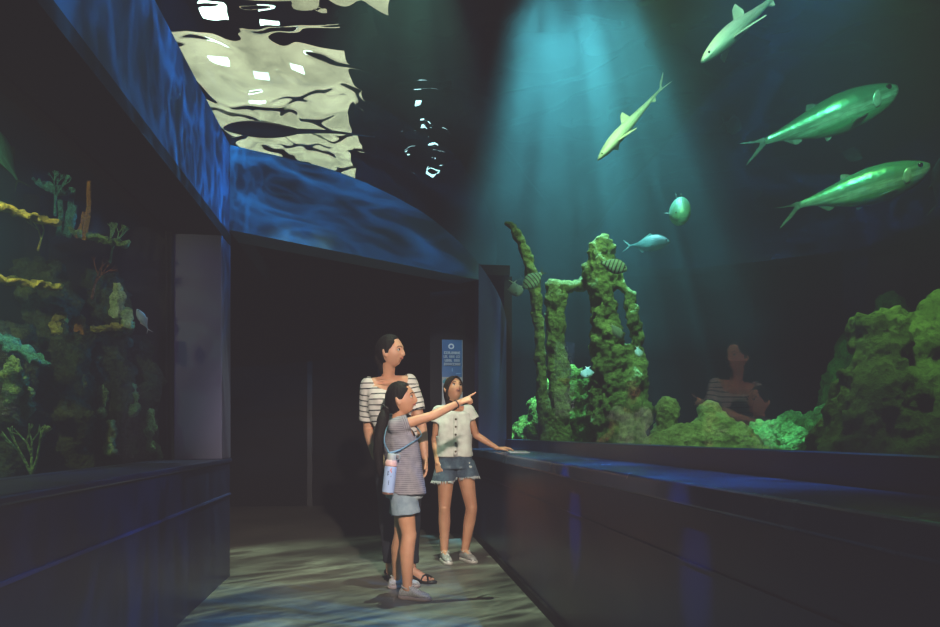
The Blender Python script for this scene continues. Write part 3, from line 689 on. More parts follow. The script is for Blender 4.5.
def add_head(bm, H):
    rings = []
    for j in range(1, 60):
        e = -pi/2+pi*j/60; rings.append([H.w(headpt(2*pi*i/96, e)) for i in range(96)])
    loft(bm, rings)
    for sd in (1, -1):
        ellipsoid(bm, H.w((sd*.074, -.008, -.012)), (H.r*.008*H.k+H.f*-.003*sd*0, H.f*.017*H.k-H.u*.004*H.k, H.u*.030*H.k), 12, 10)
        ellipsoid(bm, H.w((sd*.079, -.014, -.004)), (H.r*.006*H.k, H.f*.010*H.k, H.u*.022*H.k), 10, 8)
def face(H, root, lipm=M_lip, open_=0):
    for sd in (1, -1):
        bm = bmesh.new(); ellipsoid(bm, H.w((sd*.031, .0765, 0)), (H.r*.0125*H.k, H.f*.0105*H.k, H.u*.0085*H.k), 14, 10); e = link('eye', bm, M_white_eye, root, True)
        bm = bmesh.new(); ellipsoid(bm, H.w((sd*.031+.0015, .0855, .0015)), (H.r*.0085*H.k, H.f*.0028*H.k, H.u*.0078*H.k), 12, 8); link('iris', bm, M_iris, e, True)
        bm = bmesh.new(); pts = [H.w((sd*x, y, z)) for x, y, z in ((.013,.093,.018),(.024,.092,.024),(.037,.085,.023),(.048,.076,.016))]
        tube(bm, smoothpts(pts, 4), [.0022*H.k, .003*H.k]*6+[.001*H.k], 8); link('eyebrow', bm, M_brow, root, True)
        bm = bmesh.new(); pts = [H.w((sd*x, y, z)) for x, y, z in ((.018,.084,.005),(.026,.0875,.0095),(.036,.0855,.009),(.045,.078,.003))]
        tube(bm, smoothpts(pts, 4), .0013*H.k, 6); link('eyelashes', bm, M_brow, root, True)
    bm = bmesh.new()
    for dz, w_ in ((.0035+open_, .021), (-.0045-open_, .018)):
        pts = [H.w((x*w_, .0865-.010*x*x, -.056+dz*(1-.7*x*x))) for x in (-1,-.5,0,.5,1)]; sp = smoothpts(pts, 4); n = len(sp)
        tube(bm, sp, [.0042*H.k*(1-.75*abs(2*i/(n-1)-1)**2) for i in range(n)], 8)
    lp_ = link('lips', bm, lipm, root, True)
    bm = bmesh.new(); ellipsoid(bm, H.w((0, .083, -.0565)), (H.r*.014*H.k, H.f*.004*H.k, H.u*(.0012+open_)*H.k), 14, 6); link('mouth_opening', bm, M_mouth, lp_, True)
def hairmesh(H, hairline, extra=(), lift=1.09, voxel=.006, amp=.0025):
    "scalp shell: hairline(a, e)->True where hair grows; elsewhere the shell sinks inside the head"
    bm = bmesh.new(); rings = []
    for j in range(1, 50):
        e = -pi/2+pi*j/50; r = []
        for i in range(72):
            a = 2*pi*i/72; aa = a if a <= pi else a-2*pi; k = hairline(abs(aa), e, aa)
            q = headpt(a, e, .86+(lift-.86)*k); q = Vector((q.x, q.y-.004*k, q.z)); r.append(H.w(q))
        rings.append(r)
    loft(bm, rings)
    for fn in extra: fn(bm)
    me = remesh(bm, voxel, 2, .5)
    displace(me, lambda c: amp*noise.noise(Vector((c.x*90, c.y*90, c.z*14)))+amp*.8*noise.noise(c*25)); return me
def sstep(x, a, b): t = max(0, min(1, (x-a)/(b-a))); return t*t*(3-2*t)
def hand(bm, wrist, d, n, k=1.0, curl=(.3,.35,.4,.45), thumbside=1, point=False, flat=False, tc=.5):
    "wrist point, direction d, palm normal n (the way the palm faces), k scale (1 = adult)"
    d = Vector(d).normalized(); n = Vector(n); n = (n-d*n.dot(d)).normalized(); s = d.cross(n)*thumbside    # s: towards the thumb
    W = Vector(wrist); pl = .088*k
    for t in (-1, -.33, .33, 1):  # palm of four fused metacarpals
        capsule(bm, W+d*.008*k+s*t*.017*k, W+d*pl*(.98-.05*abs(t-.3))+s*t*.029*k, .0135*k, .0105*k, 10)
    ellipsoid(bm, W+d*.03*k+s*.022*k+n*.006*k, (d*.028*k, s*.013*k, n*.013*k), 12, 8)
    lens = (.066, .074, .069, .054)
    for i, t in enumerate((1, .33, -.33, -1)):
        p = W+d*pl*(.98-.05*abs(t-.3))+s*t*.029*k; L = lens[i]*k; c = curl[i]; ang = 0
        dirn = (d+s*t*.07).normalized()
        for seg, (f, r0, r1) in enumerate(((.46, .0098, .0090), (.30, .0090, .0082), (.24, .0082, .0070))):
            ang += c*(1.0, 1.15, .75)[seg]; q = p+(dirn*cos(ang)+n*sin(ang))*L*f
            capsule(bm, p, q, r0*k, r1*k, 9); p = q
    p = W+d*.018*k+s*.024*k; dirn = (d*.62+s*.72+n*.30*tc*2).normalized()
    for f, r0, r1, dd in ((.042, .0125, .0110, dirn), (.030, .0110, .0098, (dirn+d*.4+n*.3*tc).normalized()), (.024, .0098, .0082, (dirn+d*.7+n*.5*tc).normalized())):
        q = p+dd*f*k; capsule(bm, p, q, r0*k, r1*k, 9); p = q
def limb(bm, pts, rad):
    for (a, b), (ra, rb) in zip(zip(pts, pts[1:]), zip(rad, rad[1:])): capsule(bm, a, b, ra, rb, 16)
def muscled(bm, a, b, ra, rm, rb, tm=.35, off=Vector((0,0,0))):
    a, b = Vector(a), Vector(b); m = a+(b-a)*tm+off; capsule(bm, a, m, ra, rm, 16); capsule(bm, m, b, rm, rb, 16)
def cloth(name, build, m, root, cuts, voxel=.007, wr=.004, wfreq=(14,14,6), smooth=4, thick=.0035, post=None):
    bm = bmesh.new(); build(bm); me = remesh(bm, voxel, smooth, .6)
    displace(me, lambda c: wr*noise.noise(Vector((c.x*wfreq[0], c.y*wfreq[1], c.z*wfreq[2])))+wr*.5*noise.noise(c*30))
    if post: post(me)
    if cuts: delverts(me, cuts); smooth_edges(me)
    o = link(name, me, m, root, True)
    md = o.modifiers.new('thickness', 'SOLIDIFY'); md.thickness = thick; md.offset = 1
    return o
def smooth_edges(me, it=12):
    bm = bmesh.new(); bm.from_mesh(me)
    bad = [v for v in bm.verts if v.is_boundary and len([e for e in v.link_edges if e.is_boundary]) != 2]
    bmesh.ops.delete(bm, geom=bad, context='VERTS')
    for _ in range(3):
        iso = [v for v in bm.verts if len(v.link_faces) <= 1]
        if not iso: break
        bmesh.ops.delete(bm, geom=iso, context='VERTS')
    for _ in range(it):
        new = {}
        for v in bm.verts:
            if v.is_boundary:
                nb = [e.other_vert(v) for e in v.link_edges if e.is_boundary]
                if len(nb) == 2: new[v] = v.co*.4+(nb[0].co+nb[1].co)*.3
        for v, c in new.items(): v.co = c
    bm.to_mesh(me); bm.free()
def body_obj(root, bm, m, voxel=.005):
    me = remesh(bm, voxel, 3, .5); return link('body', me, m, root, True)
def frame_body(name, x0, d, y0, label):
    px = x0; p = P(px, y0, d); p.z = 0
    r = empty(name, p, -TH, label, 'person', 'family watching the fish'); del r['group']; return r
V = Vector
def shoe(root, ankle, toe_dir, L, m_up, m_sole, m_lace, w_=.040, name='shoe', h=.082, lacecol=None):
    "closed low sneaker; ankle = point on the ground under the ankle"
    d = V((toe_dir[0], toe_dir[1], 0)).normalized(); s = V((-d.y, d.x, 0)); A = V((ankle[0], ankle[1], 0)); heel = A-d*L*.27
    k = L/.25
    prof = [(0,.50,.40),(.03,.74,.70),(.12,.85,1.0),(.25,.84,1.02),(.36,.84,1.12),(.46,.90,1.0),(.58,1.0,.80),(.72,1.04,.66),(.85,.95,.56),(.94,.74,.44),(1.0,.36,.24)]
    bm = bmesh.new(); rings = []
    for t, ww, hh in prof:
        c = heel+d*L*t; r = []
        for i in range(20):
            a = 2*pi*i/20; zz = max(0, .5+.5*sin(a))**.8; r.append(c+s*cos(a)*w_*k*ww*(1-.25*zz*zz if t < .45 else 1-.12*zz*zz)+V((0,0,.014*k+zz*h*k*hh)))
        rings.append(r)
    loft(bm, rings); up = link(name, bm, m_up, root, True)
    bm = bmesh.new(); rings = []; ts = [.5-.5*cos(pi*i/16) for i in range(17)]
    ol = lambda t: np.interp(t, [0,.012,.05,.14,.38,.66,.85,.95,.988,1], [0,.36,.66,.84,.82,1.04,.98,.72,.38,0])
    for z, e in ((.0, .97), (.006, 1.04), (.022, 1.05), (.026, .98)):
        rings.append([heel+d*L*(.5+(t-.5)*1.03*e)+s*ol(t)*w_*k*1.03*e+V((0,0,z*k)) for t in ts]+[heel+d*L*(.5+(t-.5)*1.03*e)-s*ol(t)*w_*k*1.03*e+V((0,0,z*k)) for t in ts[-2:0:-1]])
    loft(bm, rings); link('sole', bm, m_sole, up, True)
    if m_lace:
        bm = bmesh.new()
        for i in range(4):
            t = .40+i*.075; hh = np.interp(t, [p[0] for p in prof], [p[2] for p in prof])*h*k+.016*k; c = heel+d*L*t
            tube(bm, [c+s*q*w_*k*.62+V((0,0,hh-abs(q)*.014*k))+d*q*.008 for q in (-1,-.5,0,.5,1)], .0032*k, 6)
        c = heel+d*L*.38+V((0,0,h*k*.98+.012*k))
        for sd in (1, -1): tube(bm, smoothpts([c, c+s*sd*.022*k+V((0,0,.008*k)), c+s*sd*.040*k+d*.01-V((0,0,.008*k))], 4), .003*k, 6)
        link('laces', bm, m_lace, up, True)
    bm = bmesh.new(); c = heel+d*L*.24+V((0,0,h*k*.98+.006))
    tube(bm, [c+(d*cos(a)*.040*k+s*sin(a)*.031*k)+V((0,0,-.012*k*cos(a))) for a in np.linspace(0, 2*pi, 17)], .006*k, 8, False); link('collar', bm, m_up, up, True)
    return up
# ---------------------------------------------------------------- fabrics
def stripefn(c1, c2, period, duty, zoff=0, noisek=.0, c3=None):
    def fn(t, b):
        co = t.coord(); s = t.add('ShaderNodeSeparateXYZ', ins={0: co}); z = s.outputs[2]
        att = t.add('ShaderNodeAttribute', attribute_name='stripe'); z = att.outputs['Fac']
        f = t.math('FRACT', t.math('DIVIDE', z, period)); c = t.mix(t.math('LESS_THAN', f, duty), c1, c2)
        if c3: c = t.mix(t.ramp(t.noise(co, 30, 3), [(.4, 0.0), (.7, .6)]), c, c3)
        setc(t, b, c, t.bump(t.noise(co, 240, 2), .25, .002))
    return fn
M_stripe = mat('black_and_white_stripes', stripefn((.68,.64,.62), (.02,.02,.03), .036, .22), rough=.8)
M_grey = mat('fine_grey_stripes', stripefn((.30,.28,.32), (.17,.16,.20), .012, .5, c3=(.36,.33,.36)), rough=.9)
M_cream = mat('cream_knit', noisy((.64,.63,.60), (.72,.71,.68), 30, .35, 180, .003), rough=.9)
def denim(c1, c2, worn):
    def fn(t, b):
        co = t.coord(); n = t.noise(co, 14, 5, .65); c = t.mix(t.ramp(n, [(.35, 0.0), (.66, 1.0)]), c1, c2)
        c = t.mix(t.ramp(t.noise(co, 9, 3), [(.60, 0.0), (.72, .8)]), c, worn); setc(t, b, c, t.bump(t.noise(co, 300, 2), .3, .002))
    return fn
M_denim = mat('blue_denim', denim((.035,.06,.10), (.09,.14,.20), (.35,.40,.46)), rough=.9)
M_ldenim = mat('pale_denim', denim((.20,.27,.34), (.32,.40,.47), (.50,.55,.58)), rough=.9)
M_jeans = mat('navy_jeans', denim((.006,.008,.014), (.012,.016,.028), (.02,.03,.05)), rough=.9)
M_shoe_g = mat('glitter_grey_shoe', noisy((.30,.29,.30), (.52,.50,.52), 120, .4, 200, .003), rough=.5)
M_shoe_s = mat('silver_shoe', noisy((.35,.36,.36), (.60,.61,.60), 60, .2), rough=.35, metal=.2)
M_sole = mat('white_sole', noisy((.55,.54,.50), (.65,.63,.6), 20, .1), rough=.6); M_solep = mat('pinkish_sole', color=(.32,.24,.22), rough=.7)
M_blk = mat('black_strap', color=(.01,.01,.01), rough=.5); M_btn = mat('horn_button', color=(.09,.06,.04), rough=.4); M_fray = mat('frayed_threads', color=(.5,.54,.56), rough=.95)
def stripe_attr(me, sleeves):
    "stripe coordinate: height on the torso, distance along the sleeve on the arms"
    co = coords(me); v = co[:, 2].copy()
    for a, b, wgt in sleeves:
        a = np.array(a); b = np.array(b); d = b-a; L = np.linalg.norm(d); d /= L; t = (co-a)@d; r = np.linalg.norm((co-a)-np.outer(t, d), axis=1)
        m = (t > .035) & (r < wgt); v[m] = a[2]-t[m]
    at = me.attributes.new('stripe', 'FLOAT', 'POINT'); at.data.foreach_set('value', v)
def fray(root, pts_fn, m, n=70, ln=.016, par=None):
    bm = bmesh.new(); rnd = random.Random(3)
    for i in range(n):
        p, o_ = pts_fn(2*pi*i/n); q = p+V((rnd.uniform(-.004,.004), rnd.uniform(-.004,.004), -rnd.uniform(.5,1.2)*ln))+o_*.003
        capsule(bm, p+V((0,0,.006)), q, .0042, .0022, 5)
    return link('frayed_hem', bm, m, par or root, True)
def ring_of(me_obj, zc, tol=.006):
    return [v.co for v in me_obj.data.vertices if abs(v.co.z-zc) < tol]

# ================================================================== WOMAN (behind)
W = frame_body('person', 395, 4.72, 583, 'tall dark-haired woman in a black and white striped top standing behind the pointing girl')
u = V((.90,.36,0)).normalized(); f = V((.36,-.93,0)).normalized()
Hw = Head((-.026,-.03,1.550), (.90,-.36,.10), (-.06,0,1), .97)
nb = V((-.048,.01,1.385)); shL = V((-.168,-.045,1.325)); shR = V((.088,.05,1.352)); chest = V((-.04,0,1.22)); waist = V((-.005,.02,1.04)); pel = V((.03,.03,.90))
elL = V((-.182,.02,1.03)); wrL = V((-.12,-.12,.86)); elR = V((.175,.03,1.065)); wrR = V((.205,-.04,.845))
hipL, knL, anL = V((-.05,.0,.86)), V((-.04,-.01,.47)), V((-.035,.05,.08)); hipR, knR, anR = V((.11,.05,.86)), V((.10,.0,.47)), V((.105,.03,.075))
bm = bmesh.new(); add_head(bm, Hw)
capsule(bm, nb+V((-.005,.015,-.02)), Hw.w((0,-.020,-.070)), .044, .044, 18)
eloft(bm, [(pel-V((0,0,.08)), .13, .10), (pel, .165, .115), (waist, .125, .09), (chest-V((0,0,.06)), .145, .105), (chest, .155, .115), (chest+V((-.01,0,.10)), .150, .09), (nb-V((0,0,.05)), .09, .06), (nb-V((0,0,.01)), .05, .05)], u, f)
for sd in (1, -1): ellipsoid(bm, chest+u*sd*.07+f*.075+V((0,0,.0)), (u*.055, f*.05, V((0,0,.055))), 14, 10)
capsule(bm, nb-V((0,0,.03)), shL, .042, .048); capsule(bm, nb-V((0,0,.03)), shR, .042, .048)
tube(bm, smoothpts([nb+f*.045-V((0,0,.035)), nb+f*.05+u*.06-V((0,0,.03)), shR+V((0,0,.02))], 4), .010, 8); tube(bm, smoothpts([nb+f*.045-V((0,0,.035)), nb+f*.05-u*.06-V((0,0,.03)), shL+V((0,0,.02))], 4), .010, 8)
for s_, e_, w_ in ((shL, elL, wrL), (shR, elR, wrR)): muscled(bm, s_, e_, .048, .044, .035, .4); muscled(bm, e_, w_, .036, .037, .024, .3)
hand(bm, wrR, (.05,-.10,-1), (-.9,-.35,0), .98, (.25,.3,.35,.4), -1); hand(bm, wrL, (.65,-.5,-.35), (.3,.6,-.6), .98, (.4,.5,.5,.55), 1)
for h_, k_, a_ in ((hipL, knL, anL), (hipR, knR, anR)): muscled(bm, h_, k_, .085, .078, .052, .3); muscled(bm, k_, a_, .052, .054, .032, .3, V((0,.012,0)))
for a_, td in ((anR, V((.93,-.38,0))), (anL, V((.55,-.8,0)))):
    td = td.normalized(); sdv = V((-td.y, td.x, 0)); capsule(bm, a_+V((0,0,-.03))-td*.03, a_+V((0,0,-.045))+td*.10, .034, .026, 14, (V((0,0,1)), .8)); capsule(bm, a_, a_+td*.09-V((0,0,.035)), .034, .024, 14)
    for i, q in enumerate((-.030,-.013,.003,.018,.031)): 
        i = i if td.x > .9 else 4-i; L_ = (.045,.044,.042,.037,.030)[4-i]; p = a_+td*.105+sdv*q+V((0,0,-.052)); capsule(bm, p, p+td*L_+V((0,0,-.004)), (.0125 if i == 4 else .009), (.011 if i == 4 else .008), 8)
body_obj(W, bm, M_skinw, .0052); face(Hw, W)
def hl(a, e, s):   # hairline of pulled back hair
    t = sstep(a+max(0, e-.1)*1.15, radians(66), radians(80))
    if e < -.15: t *= sstep(a, radians(98), radians(112))
    if e < -.75: t = 0
    return max(t, sstep(e, .66, .80))
me = hairmesh(Hw, hl, [lambda bm: ellipsoid(bm, Hw.w((0,-.088,-.035)), (Hw.r*.052, Hw.f*.038, Hw.u*.055), 16, 10), lambda bm: capsule(bm, Hw.w((0,-.085,-.03)), Hw.w((.0,-.075,-.125)), .04, .026, 14),
   lambda bm: tube(bm, smoothpts([Hw.w((.052,.066,.062)), Hw.w((.071,.03,.02)), Hw.w((.076,.005,-.005))], 4), .008, 8)], 1.10)
link('hair', me, M_hair, W, True)
slL, slR = shL+(elL-shL)*.80, shR+(elR-shR)*.70
def wshirt(bm):
    eloft(bm, [(pel-V((0,0,-.01)), .165, .125), (waist, .150, .115), (chest-V((0,0,.06)), .158, .125), (chest, .160, .132), (chest+V((-.01,0,.08)), .152, .108), (nb-V((0,0,.055)), .11, .078), (nb-V((0,0,.01)), .065, .058)], u, f)
    for sd in (1, -1): ellipsoid(bm, chest+u*sd*.07+f*.08, (u*.06, f*.055, V((0,0,.06))), 14, 10)
    capsule(bm, nb-V((0,0,.045)), shL, .050, .057); capsule(bm, nb-V((0,0,.045)), shR, .050, .057)
    capsule(bm, shL, slL, .057, .064); capsule(bm, shR, slR, .057, .057)
def endcut(c, a, b): a = np.array(a); b = np.array(b); d = (b-a)/np.linalg.norm(b-a); r = np.linalg.norm((c-b)-np.outer((c-b)@d, d), axis=1); return ((c-b)@d > 0) & (r < .085) & ((c-b)@d < .085)
def wcut(c):
    q = c-np.array(nb+f*.055+V((0,0,.0))); neck = (np.abs(q@np.array(u))/.118)**2+(q[:,2]/.105)**2+((q@np.array(f))/.20)**2 < 1
    return neck | endcut(c, shL, slL) | endcut(c, shR, slR) | (c[:,2] < .965)
cloth('top', wshirt, M_stripe, W, wcut, .007, .005, post=lambda me: stripe_attr(me, [(shL, slL, .085), (shR, slR, .08)]))
def wj(bm):
    eloft(bm, [(pel-V((0,0,.10)), .155, .115), (pel, .168, .122), (waist-V((0,0,.03)), .135, .10)], u, f)
    for h_, k_, a_ in ((hipL, knL, anL), (hipR, knR, anR)): muscled(bm, h_, k_, .098, .088, .066, .3); muscled(bm, k_, a_+V((0,0,.03)), .066, .062, .050, .3, V((0,.012,0)))
cloth('jeans', wj, M_jeans, W, lambda c: (c[:,2] < .125) | (c[:,2] > 1.0), .009, .006)
for a_, td in ((anR, V((.93,-.38,0))), (anL, V((.55,-.8,0)))):   # sandals
    td = td.normalized(); sv = V((-td.y, td.x, 0)); c0 = V((a_.x, a_.y, 0))-td*.055; bm = bmesh.new(); rings = []
    for z, e in ((0, .97), (.006, 1.0), (.015, 1.0), (.019, .95)):
        r = []
        for i in range(28):
            a = 2*pi*i/28; t = .5-.5*cos(a); ww = np.interp(t, [0,.15,.4,.7,.9,1], [.5,.85,.8,1.12,.95,.45]); r.append(c0+td*.25*(.5-.5*cos(a)*e)+sv*sin(a)*.042*ww*e*(1 if abs(sin(a)) < .05 else abs(sin(a))**-.3)+V((0,0,z)))
        rings.append(r)
    loft(bm, rings); so = link('sandal', bm, M_blk, W, True)
    bm = bmesh.new(); A = c0+td*.205; 
    def st(pts, r=.0055): tube(bm, smoothpts(pts, 5), r, 8)
    st([c0+td*.15-sv*.043+V((0,0,.016)), c0+td*.16-sv*.015+V((0,0,.052)), c0+td*.19+sv*.02+V((0,0,.043)), c0+td*.205+sv*.044+V((0,0,.016))])
    st([c0+td*.15+sv*.043+V((0,0,.016)), c0+td*.16+sv*.015+V((0,0,.052)), c0+td*.19-sv*.02+V((0,0,.043)), c0+td*.205-sv*.044+V((0,0,.016))])
    st([c0+td*.15-sv*.043+V((0,0,.02)), c0+td*.07-sv*.046+V((0,0,.06)), c0-td*.005+V((0,0,.07)), c0+td*.07+sv*.046+V((0,0,.06)), c0+td*.15+sv*.043+V((0,0,.02))])
    link('strap', bm, M_blk, so, True)

# ================================================================== GIRL POINTING
G = frame_body('person', 405, 4.3, 595, 'girl with long dark ponytail pointing right, in grey striped shirt and pale denim shorts')
u = V((-.42,.90,0)).normalized(); f = V((.90,.42,0)).normalized()      # u: towards her left side (away from the camera)
Hg = Head((-.022,.0,1.215), (.95,-.16,.20), (-.16,0,1), .90)
nb = V((-.045,.02,1.09)); chest = V((-.030,.02,.95)); waist = V((-.010,.02,.80)); pel = V((-.005,.02,.68))
shN = V((-.045,-.075,1.045)); shF = V((-.04,.115,1.045)); elN = V((.165,-.03,1.110)); wrN = V((.335,.03,1.195)); elF = V((-.03,.19,.85)); wrF = V((-.02,.17,.70))
hipN, knN, anN = V((-.010,-.035,.64)), V((.028,-.045,.385)), V((.020,-.06,.065)); hipF, knF, anF = V((-.01,.085,.64)), V((-.035,.11,.375)), V((-.075,.24,.065))
bm = bmesh.new(); add_head(bm, Hg)
capsule(bm, nb+V((-.005,.0,-.02)), Hg.w((0,-.022,-.07)), .042, .040, 18)
eloft(bm, [(pel-V((0,0,.05)), .10, .085), (pel, .118, .092), (waist, .098, .078), (chest, .108, .085), (chest+V((-.005,0,.07)), .105, .07), (nb-V((0,0,.03)), .06, .05), (nb, .04, .04)], u, f)
capsule(bm, nb-V((0,0,.035)), shN, .036, .038); capsule(bm, nb-V((0,0,.035)), shF, .036, .038)
muscled(bm, shN, elN, .037, .034, .028, .35); muscled(bm, elN, wrN, .029, .029, .019, .25); muscled(bm, shF, elF, .036, .032, .026, .35); muscled(bm, elF, wrF, .027, .027, .019, .25)
hand(bm, wrN, (.86,.10,.34), (.1,.55,-.80), .80, (-.10,1.15,1.25,1.3), 1, tc=1.6); hand(bm, wrF, (.1,0,-.98), (-.6,-.5,-.1), .78, (.3,.35,.4,.4), -1)
for h_, k_, a_ in ((hipN, knN, anN), (hipF, knF, anF)): muscled(bm, h_, k_, .068, .062, .044, .3); muscled(bm, k_, a_, .044, .046, .028, .32, V((-.010,.0,0))); capsule(bm, k_+V((.012,0,.01)), k_+V((.012,0,-.02)), .036, .033)
for a_, td in ((anN, V((.93,-.36,0))), (anF, V((.90,.30,0)))): capsule(bm, a_, a_+td*.07-V((0,0,.03)), .028, .022)
body_obj(G, bm, M_skin1, .0048); face(Hg, G)
def hlg(a, e, s):
    t = sstep(a+max(0, e-.1)*1.25, radians(64), radians(78))
    if e < -.12: t *= sstep(a, radians(96), radians(110))
    if e < -.8: t = 0
    return max(t, sstep(e, .64, .78))
def pony(bm):
    pts = smoothpts([Hg.w((0,-.085,-.01)), Hg.w((0,-.125,-.055)), V((-.135,-.025,1.08)), V((-.150,-.045,.98)), V((-.158,-.05,.88)), V((-.150,-.05,.79)), V((-.148,-.05,.74))], 6)
    n = len(pts); tube(bm, pts, [np.interp(i/(n-1), [0,.1,.35,.6,.85,1], [.028,.028,.036,.034,.022,.006]) for i in range(n)], 12)
me = hairmesh(Hg, hlg, [pony, lambda bm: ellipsoid(bm, Hg.w((0,-.05,-.045)), (Hg.r*.058, Hg.f*.045, Hg.u*.05), 16, 10),
   lambda bm: tube(bm, smoothpts([Hg.w((.048,.070,.060)), Hg.w((.070,.035,.018)), Hg.w((.074,.008,-.004))], 4), .008, 8)], 1.10)
link('hair', me, M_hair, G, True)
bm = bmesh.new(); c = Hg.w((0,-.108,-.035)); uu, vv, dd = frame(Hg.w((0,-.125,-.055))-Hg.w((0,-.085,-.01))); tube(bm, [c+uu*cos(a)*.030+vv*sin(a)*.030 for a in np.linspace(0, 2*pi, 17)], .006, 8, False); link('hair_tie', bm, M_blk, G, True)
slN, slF = shN+(elN-shN)*.36, shF+(elF-shF)*.42
def gshirt(bm):
    eloft(bm, [(pel-V((-.008,0,.045)), .150, .118), (pel+V((.002,0,.03)), .142, .110), (waist, .128, .102), (chest, .130, .104), (chest+V((-.005,0,.06)), .122, .088), (nb-V((0,0,.035)), .07, .06), (nb, .05, .048)], u, f)
    capsule(bm, nb-V((0,0,.04)), shN, .042, .050); capsule(bm, nb-V((0,0,.04)), shF, .042, .050); capsule(bm, shN, slN+(elN-shN)*.05, .050, .053); capsule(bm, shF, slF, .050, .052)
def gcut(c):
    q = c-np.array(nb+f*.01+V((0,0,.012))); neck = np.linalg.norm(q/np.array([.062,.062,.035]), axis=1) < 1
    return neck | endcut(c, shN, slN) | endcut(c, shF, slF) | (c[:,2] < .635+.045*np.clip(c[:,0]*6+.2, -1, 1)*-1)
cloth('t_shirt', gshirt, M_grey, G, gcut, .0062, .008, (9,9,9), post=lambda me: stripe_attr(me, [(shN, slN, .07)]))
def gsh(bm):
    eloft(bm, [(pel-V((0,0,.07)), .122, .108), (pel-V((0,0,.01)), .128, .105), (pel+V((0,0,.07)), .115, .092)], u, f)
    capsule(bm, hipN+V((0,0,.0)), hipN+(knN-hipN)*.52, .082, .088, 18); capsule(bm, hipF, hipF+(knF-hipF)*.50, .080, .084, 18)
sh = cloth('shorts', gsh, M_ldenim, G, lambda c: (c[:,2] < .505+.10*(c[:,0]+.05)) | (c[:,2] > .73), .0065, .005, (12,12,12))
shoe(G, (anN.x, anN.y), (.93,-.36), .205, M_shoe_g, M_solep, M_sole); shoe(G, (anF.x, anF.y), (.93,.22), .205, M_shoe_g, M_solep, M_sole)
bm = bmesh.new(); tube(bm, [elN.lerp(wrN, .9)+frame(wrN-elN)[0]*cos(a)*.024+frame(wrN-elN)[1]*sin(a)*.024 for a in np.linspace(0, 2*pi, 17)], .004, 8, False); link('bracelet', bm, mat('bracelet_dark', color=(.05,.04,.05)), G, True)
# bottle on a strap, hanging at her hip
BP = V((-.086,-.165,.645)); Mrot = Matrix.Rotation(-TH, 3, 'Z')
Bo = empty('water_bottle', G.location + Mrot @ BP, -TH, 'pale blue water bottle with pink shoulder hanging at the pointing girl\'s hip', 'bottle'); Bo.rotation_euler = (0, radians(6), -TH)
def lathe(bm, prof, n=28):
    loft(bm, [[(cos(2*pi*i/n)*r, sin(2*pi*i/n)*r, z) for i in range(n)] for r, z in prof])
bm = bmesh.new(); lathe(bm, [(.030,.004),(.034,.010),(.0365,.018),(.0365,.160),(.036,.168)]); link('bottle_body', bm, mat('pale_blue_enamel', noisy((.40,.52,.80), (.45,.57,.84), 6, 0), rough=.3), Bo, True)
bm = bmesh.new(); lathe(bm, [(.030,-.002),(.0335,.0),(.0345,.008),(.0345,.012)]); link('base_ring', bm, mat('copper_base', color=(.30,.16,.12), rough=.3, metal=.3), Bo, True)
bm = bmesh.new(); lathe(bm, [(.0372,.166),(.0376,.175),(.036,.190),(.030,.203)]); link('pink_band', bm, mat('pink_shoulder', color=(.72,.42,.38), rough=.4), Bo, True)
bm = bmesh.new(); lathe(bm, [(.026,.200),(.027,.206),(.027,.232),(.024,.240),(.012,.243)]); cap_ = link('cap', bm, mat('pale_grey_cap', color=(.42,.44,.42), rough=.3), Bo, True)
bm = bmesh.new(); tube(bm, smoothpts([(.022,-.005,.205),(.046,-.006,.215),(.044,-.006,.236),(.020,-.005,.240)], 5), .004, 8); link('loop', bm, mat('grey_loop', color=(.3,.33,.34)), cap_, True)
bm = bmesh.new()
def mark(a, z, w_, h_, r=.0369):
    v = [(sin(a+da)*r, -cos(a+da)*r, z+dz) for da, dz in ((-w_,-h_),(w_,-h_),(w_,h_),(-w_,h_))]; bm.faces.new([bm.verts.new(p) for p in v])
for z in (.136,.128,.118,.080,.073,.066,.059): mark(-.12 if z > .1 else .02, z, .06, .0026)
mark(-.28, .125, .04, .014); mark(.30, .108, .04, .004); link('lettering', bm, mat('mark_navy', color=(.03,.05,.15)), Bo)
bm = bmesh.new()
for a, z in ((.12,.142),(.25,.150),(.32,.135)): mark(a, z, .08, .006)
link('emblem', bm, mat('mark_pink', color=(.65,.25,.28)), Bo)
M_strap = mat('pale_blue_strap', color=(.14,.26,.38), rough=.6)
bm = bmesh.new()
def ribbon(bm, pts, w_, th=.0015):
    pts = smoothpts(pts, 6); L_ = []; 
    for i, p in enumerate(pts):
        d = (pts[min(i+1,len(pts)-1)]-pts[max(i-1,0)]).normalized(); out = V((p.x+.02, p.y-.02, 0)).normalized(); s = d.cross(out).normalized(); o2 = s.cross(d)
        L_.append([p+s*w_+o2*th, p-s*w_+o2*th, p-s*w_-o2*th, p+s*w_-o2*th])
    loft(bm, L_)
A = BP+V((.008,-.01,.243))
ribbon(bm, [A, V((-.02,-.140,.905)), V((.045,-.112,.945)), V((.088,-.05,.975)), V((.098,.03,1.0)), V((.065,.115,1.04))], .005)
ribbon(bm, [A, V((-.112,-.125,.95)), V((-.108,-.085,1.02)), V((-.09,-.03,1.07)), V((-.06,.03,1.115)), V((.0,.08,1.10)), V((.065,.115,1.04))], .005)
me = bpy.data.meshes.new('s'); bmesh.ops.recalc_face_normals(bm, faces=bm.faces); bm.to_mesh(me); bm.free(); setcoords(me, coords(me)-np.array(BP))
so = link('strap', me, M_strap, Bo, True); so.rotation_euler = (0, -radians(6), 0)

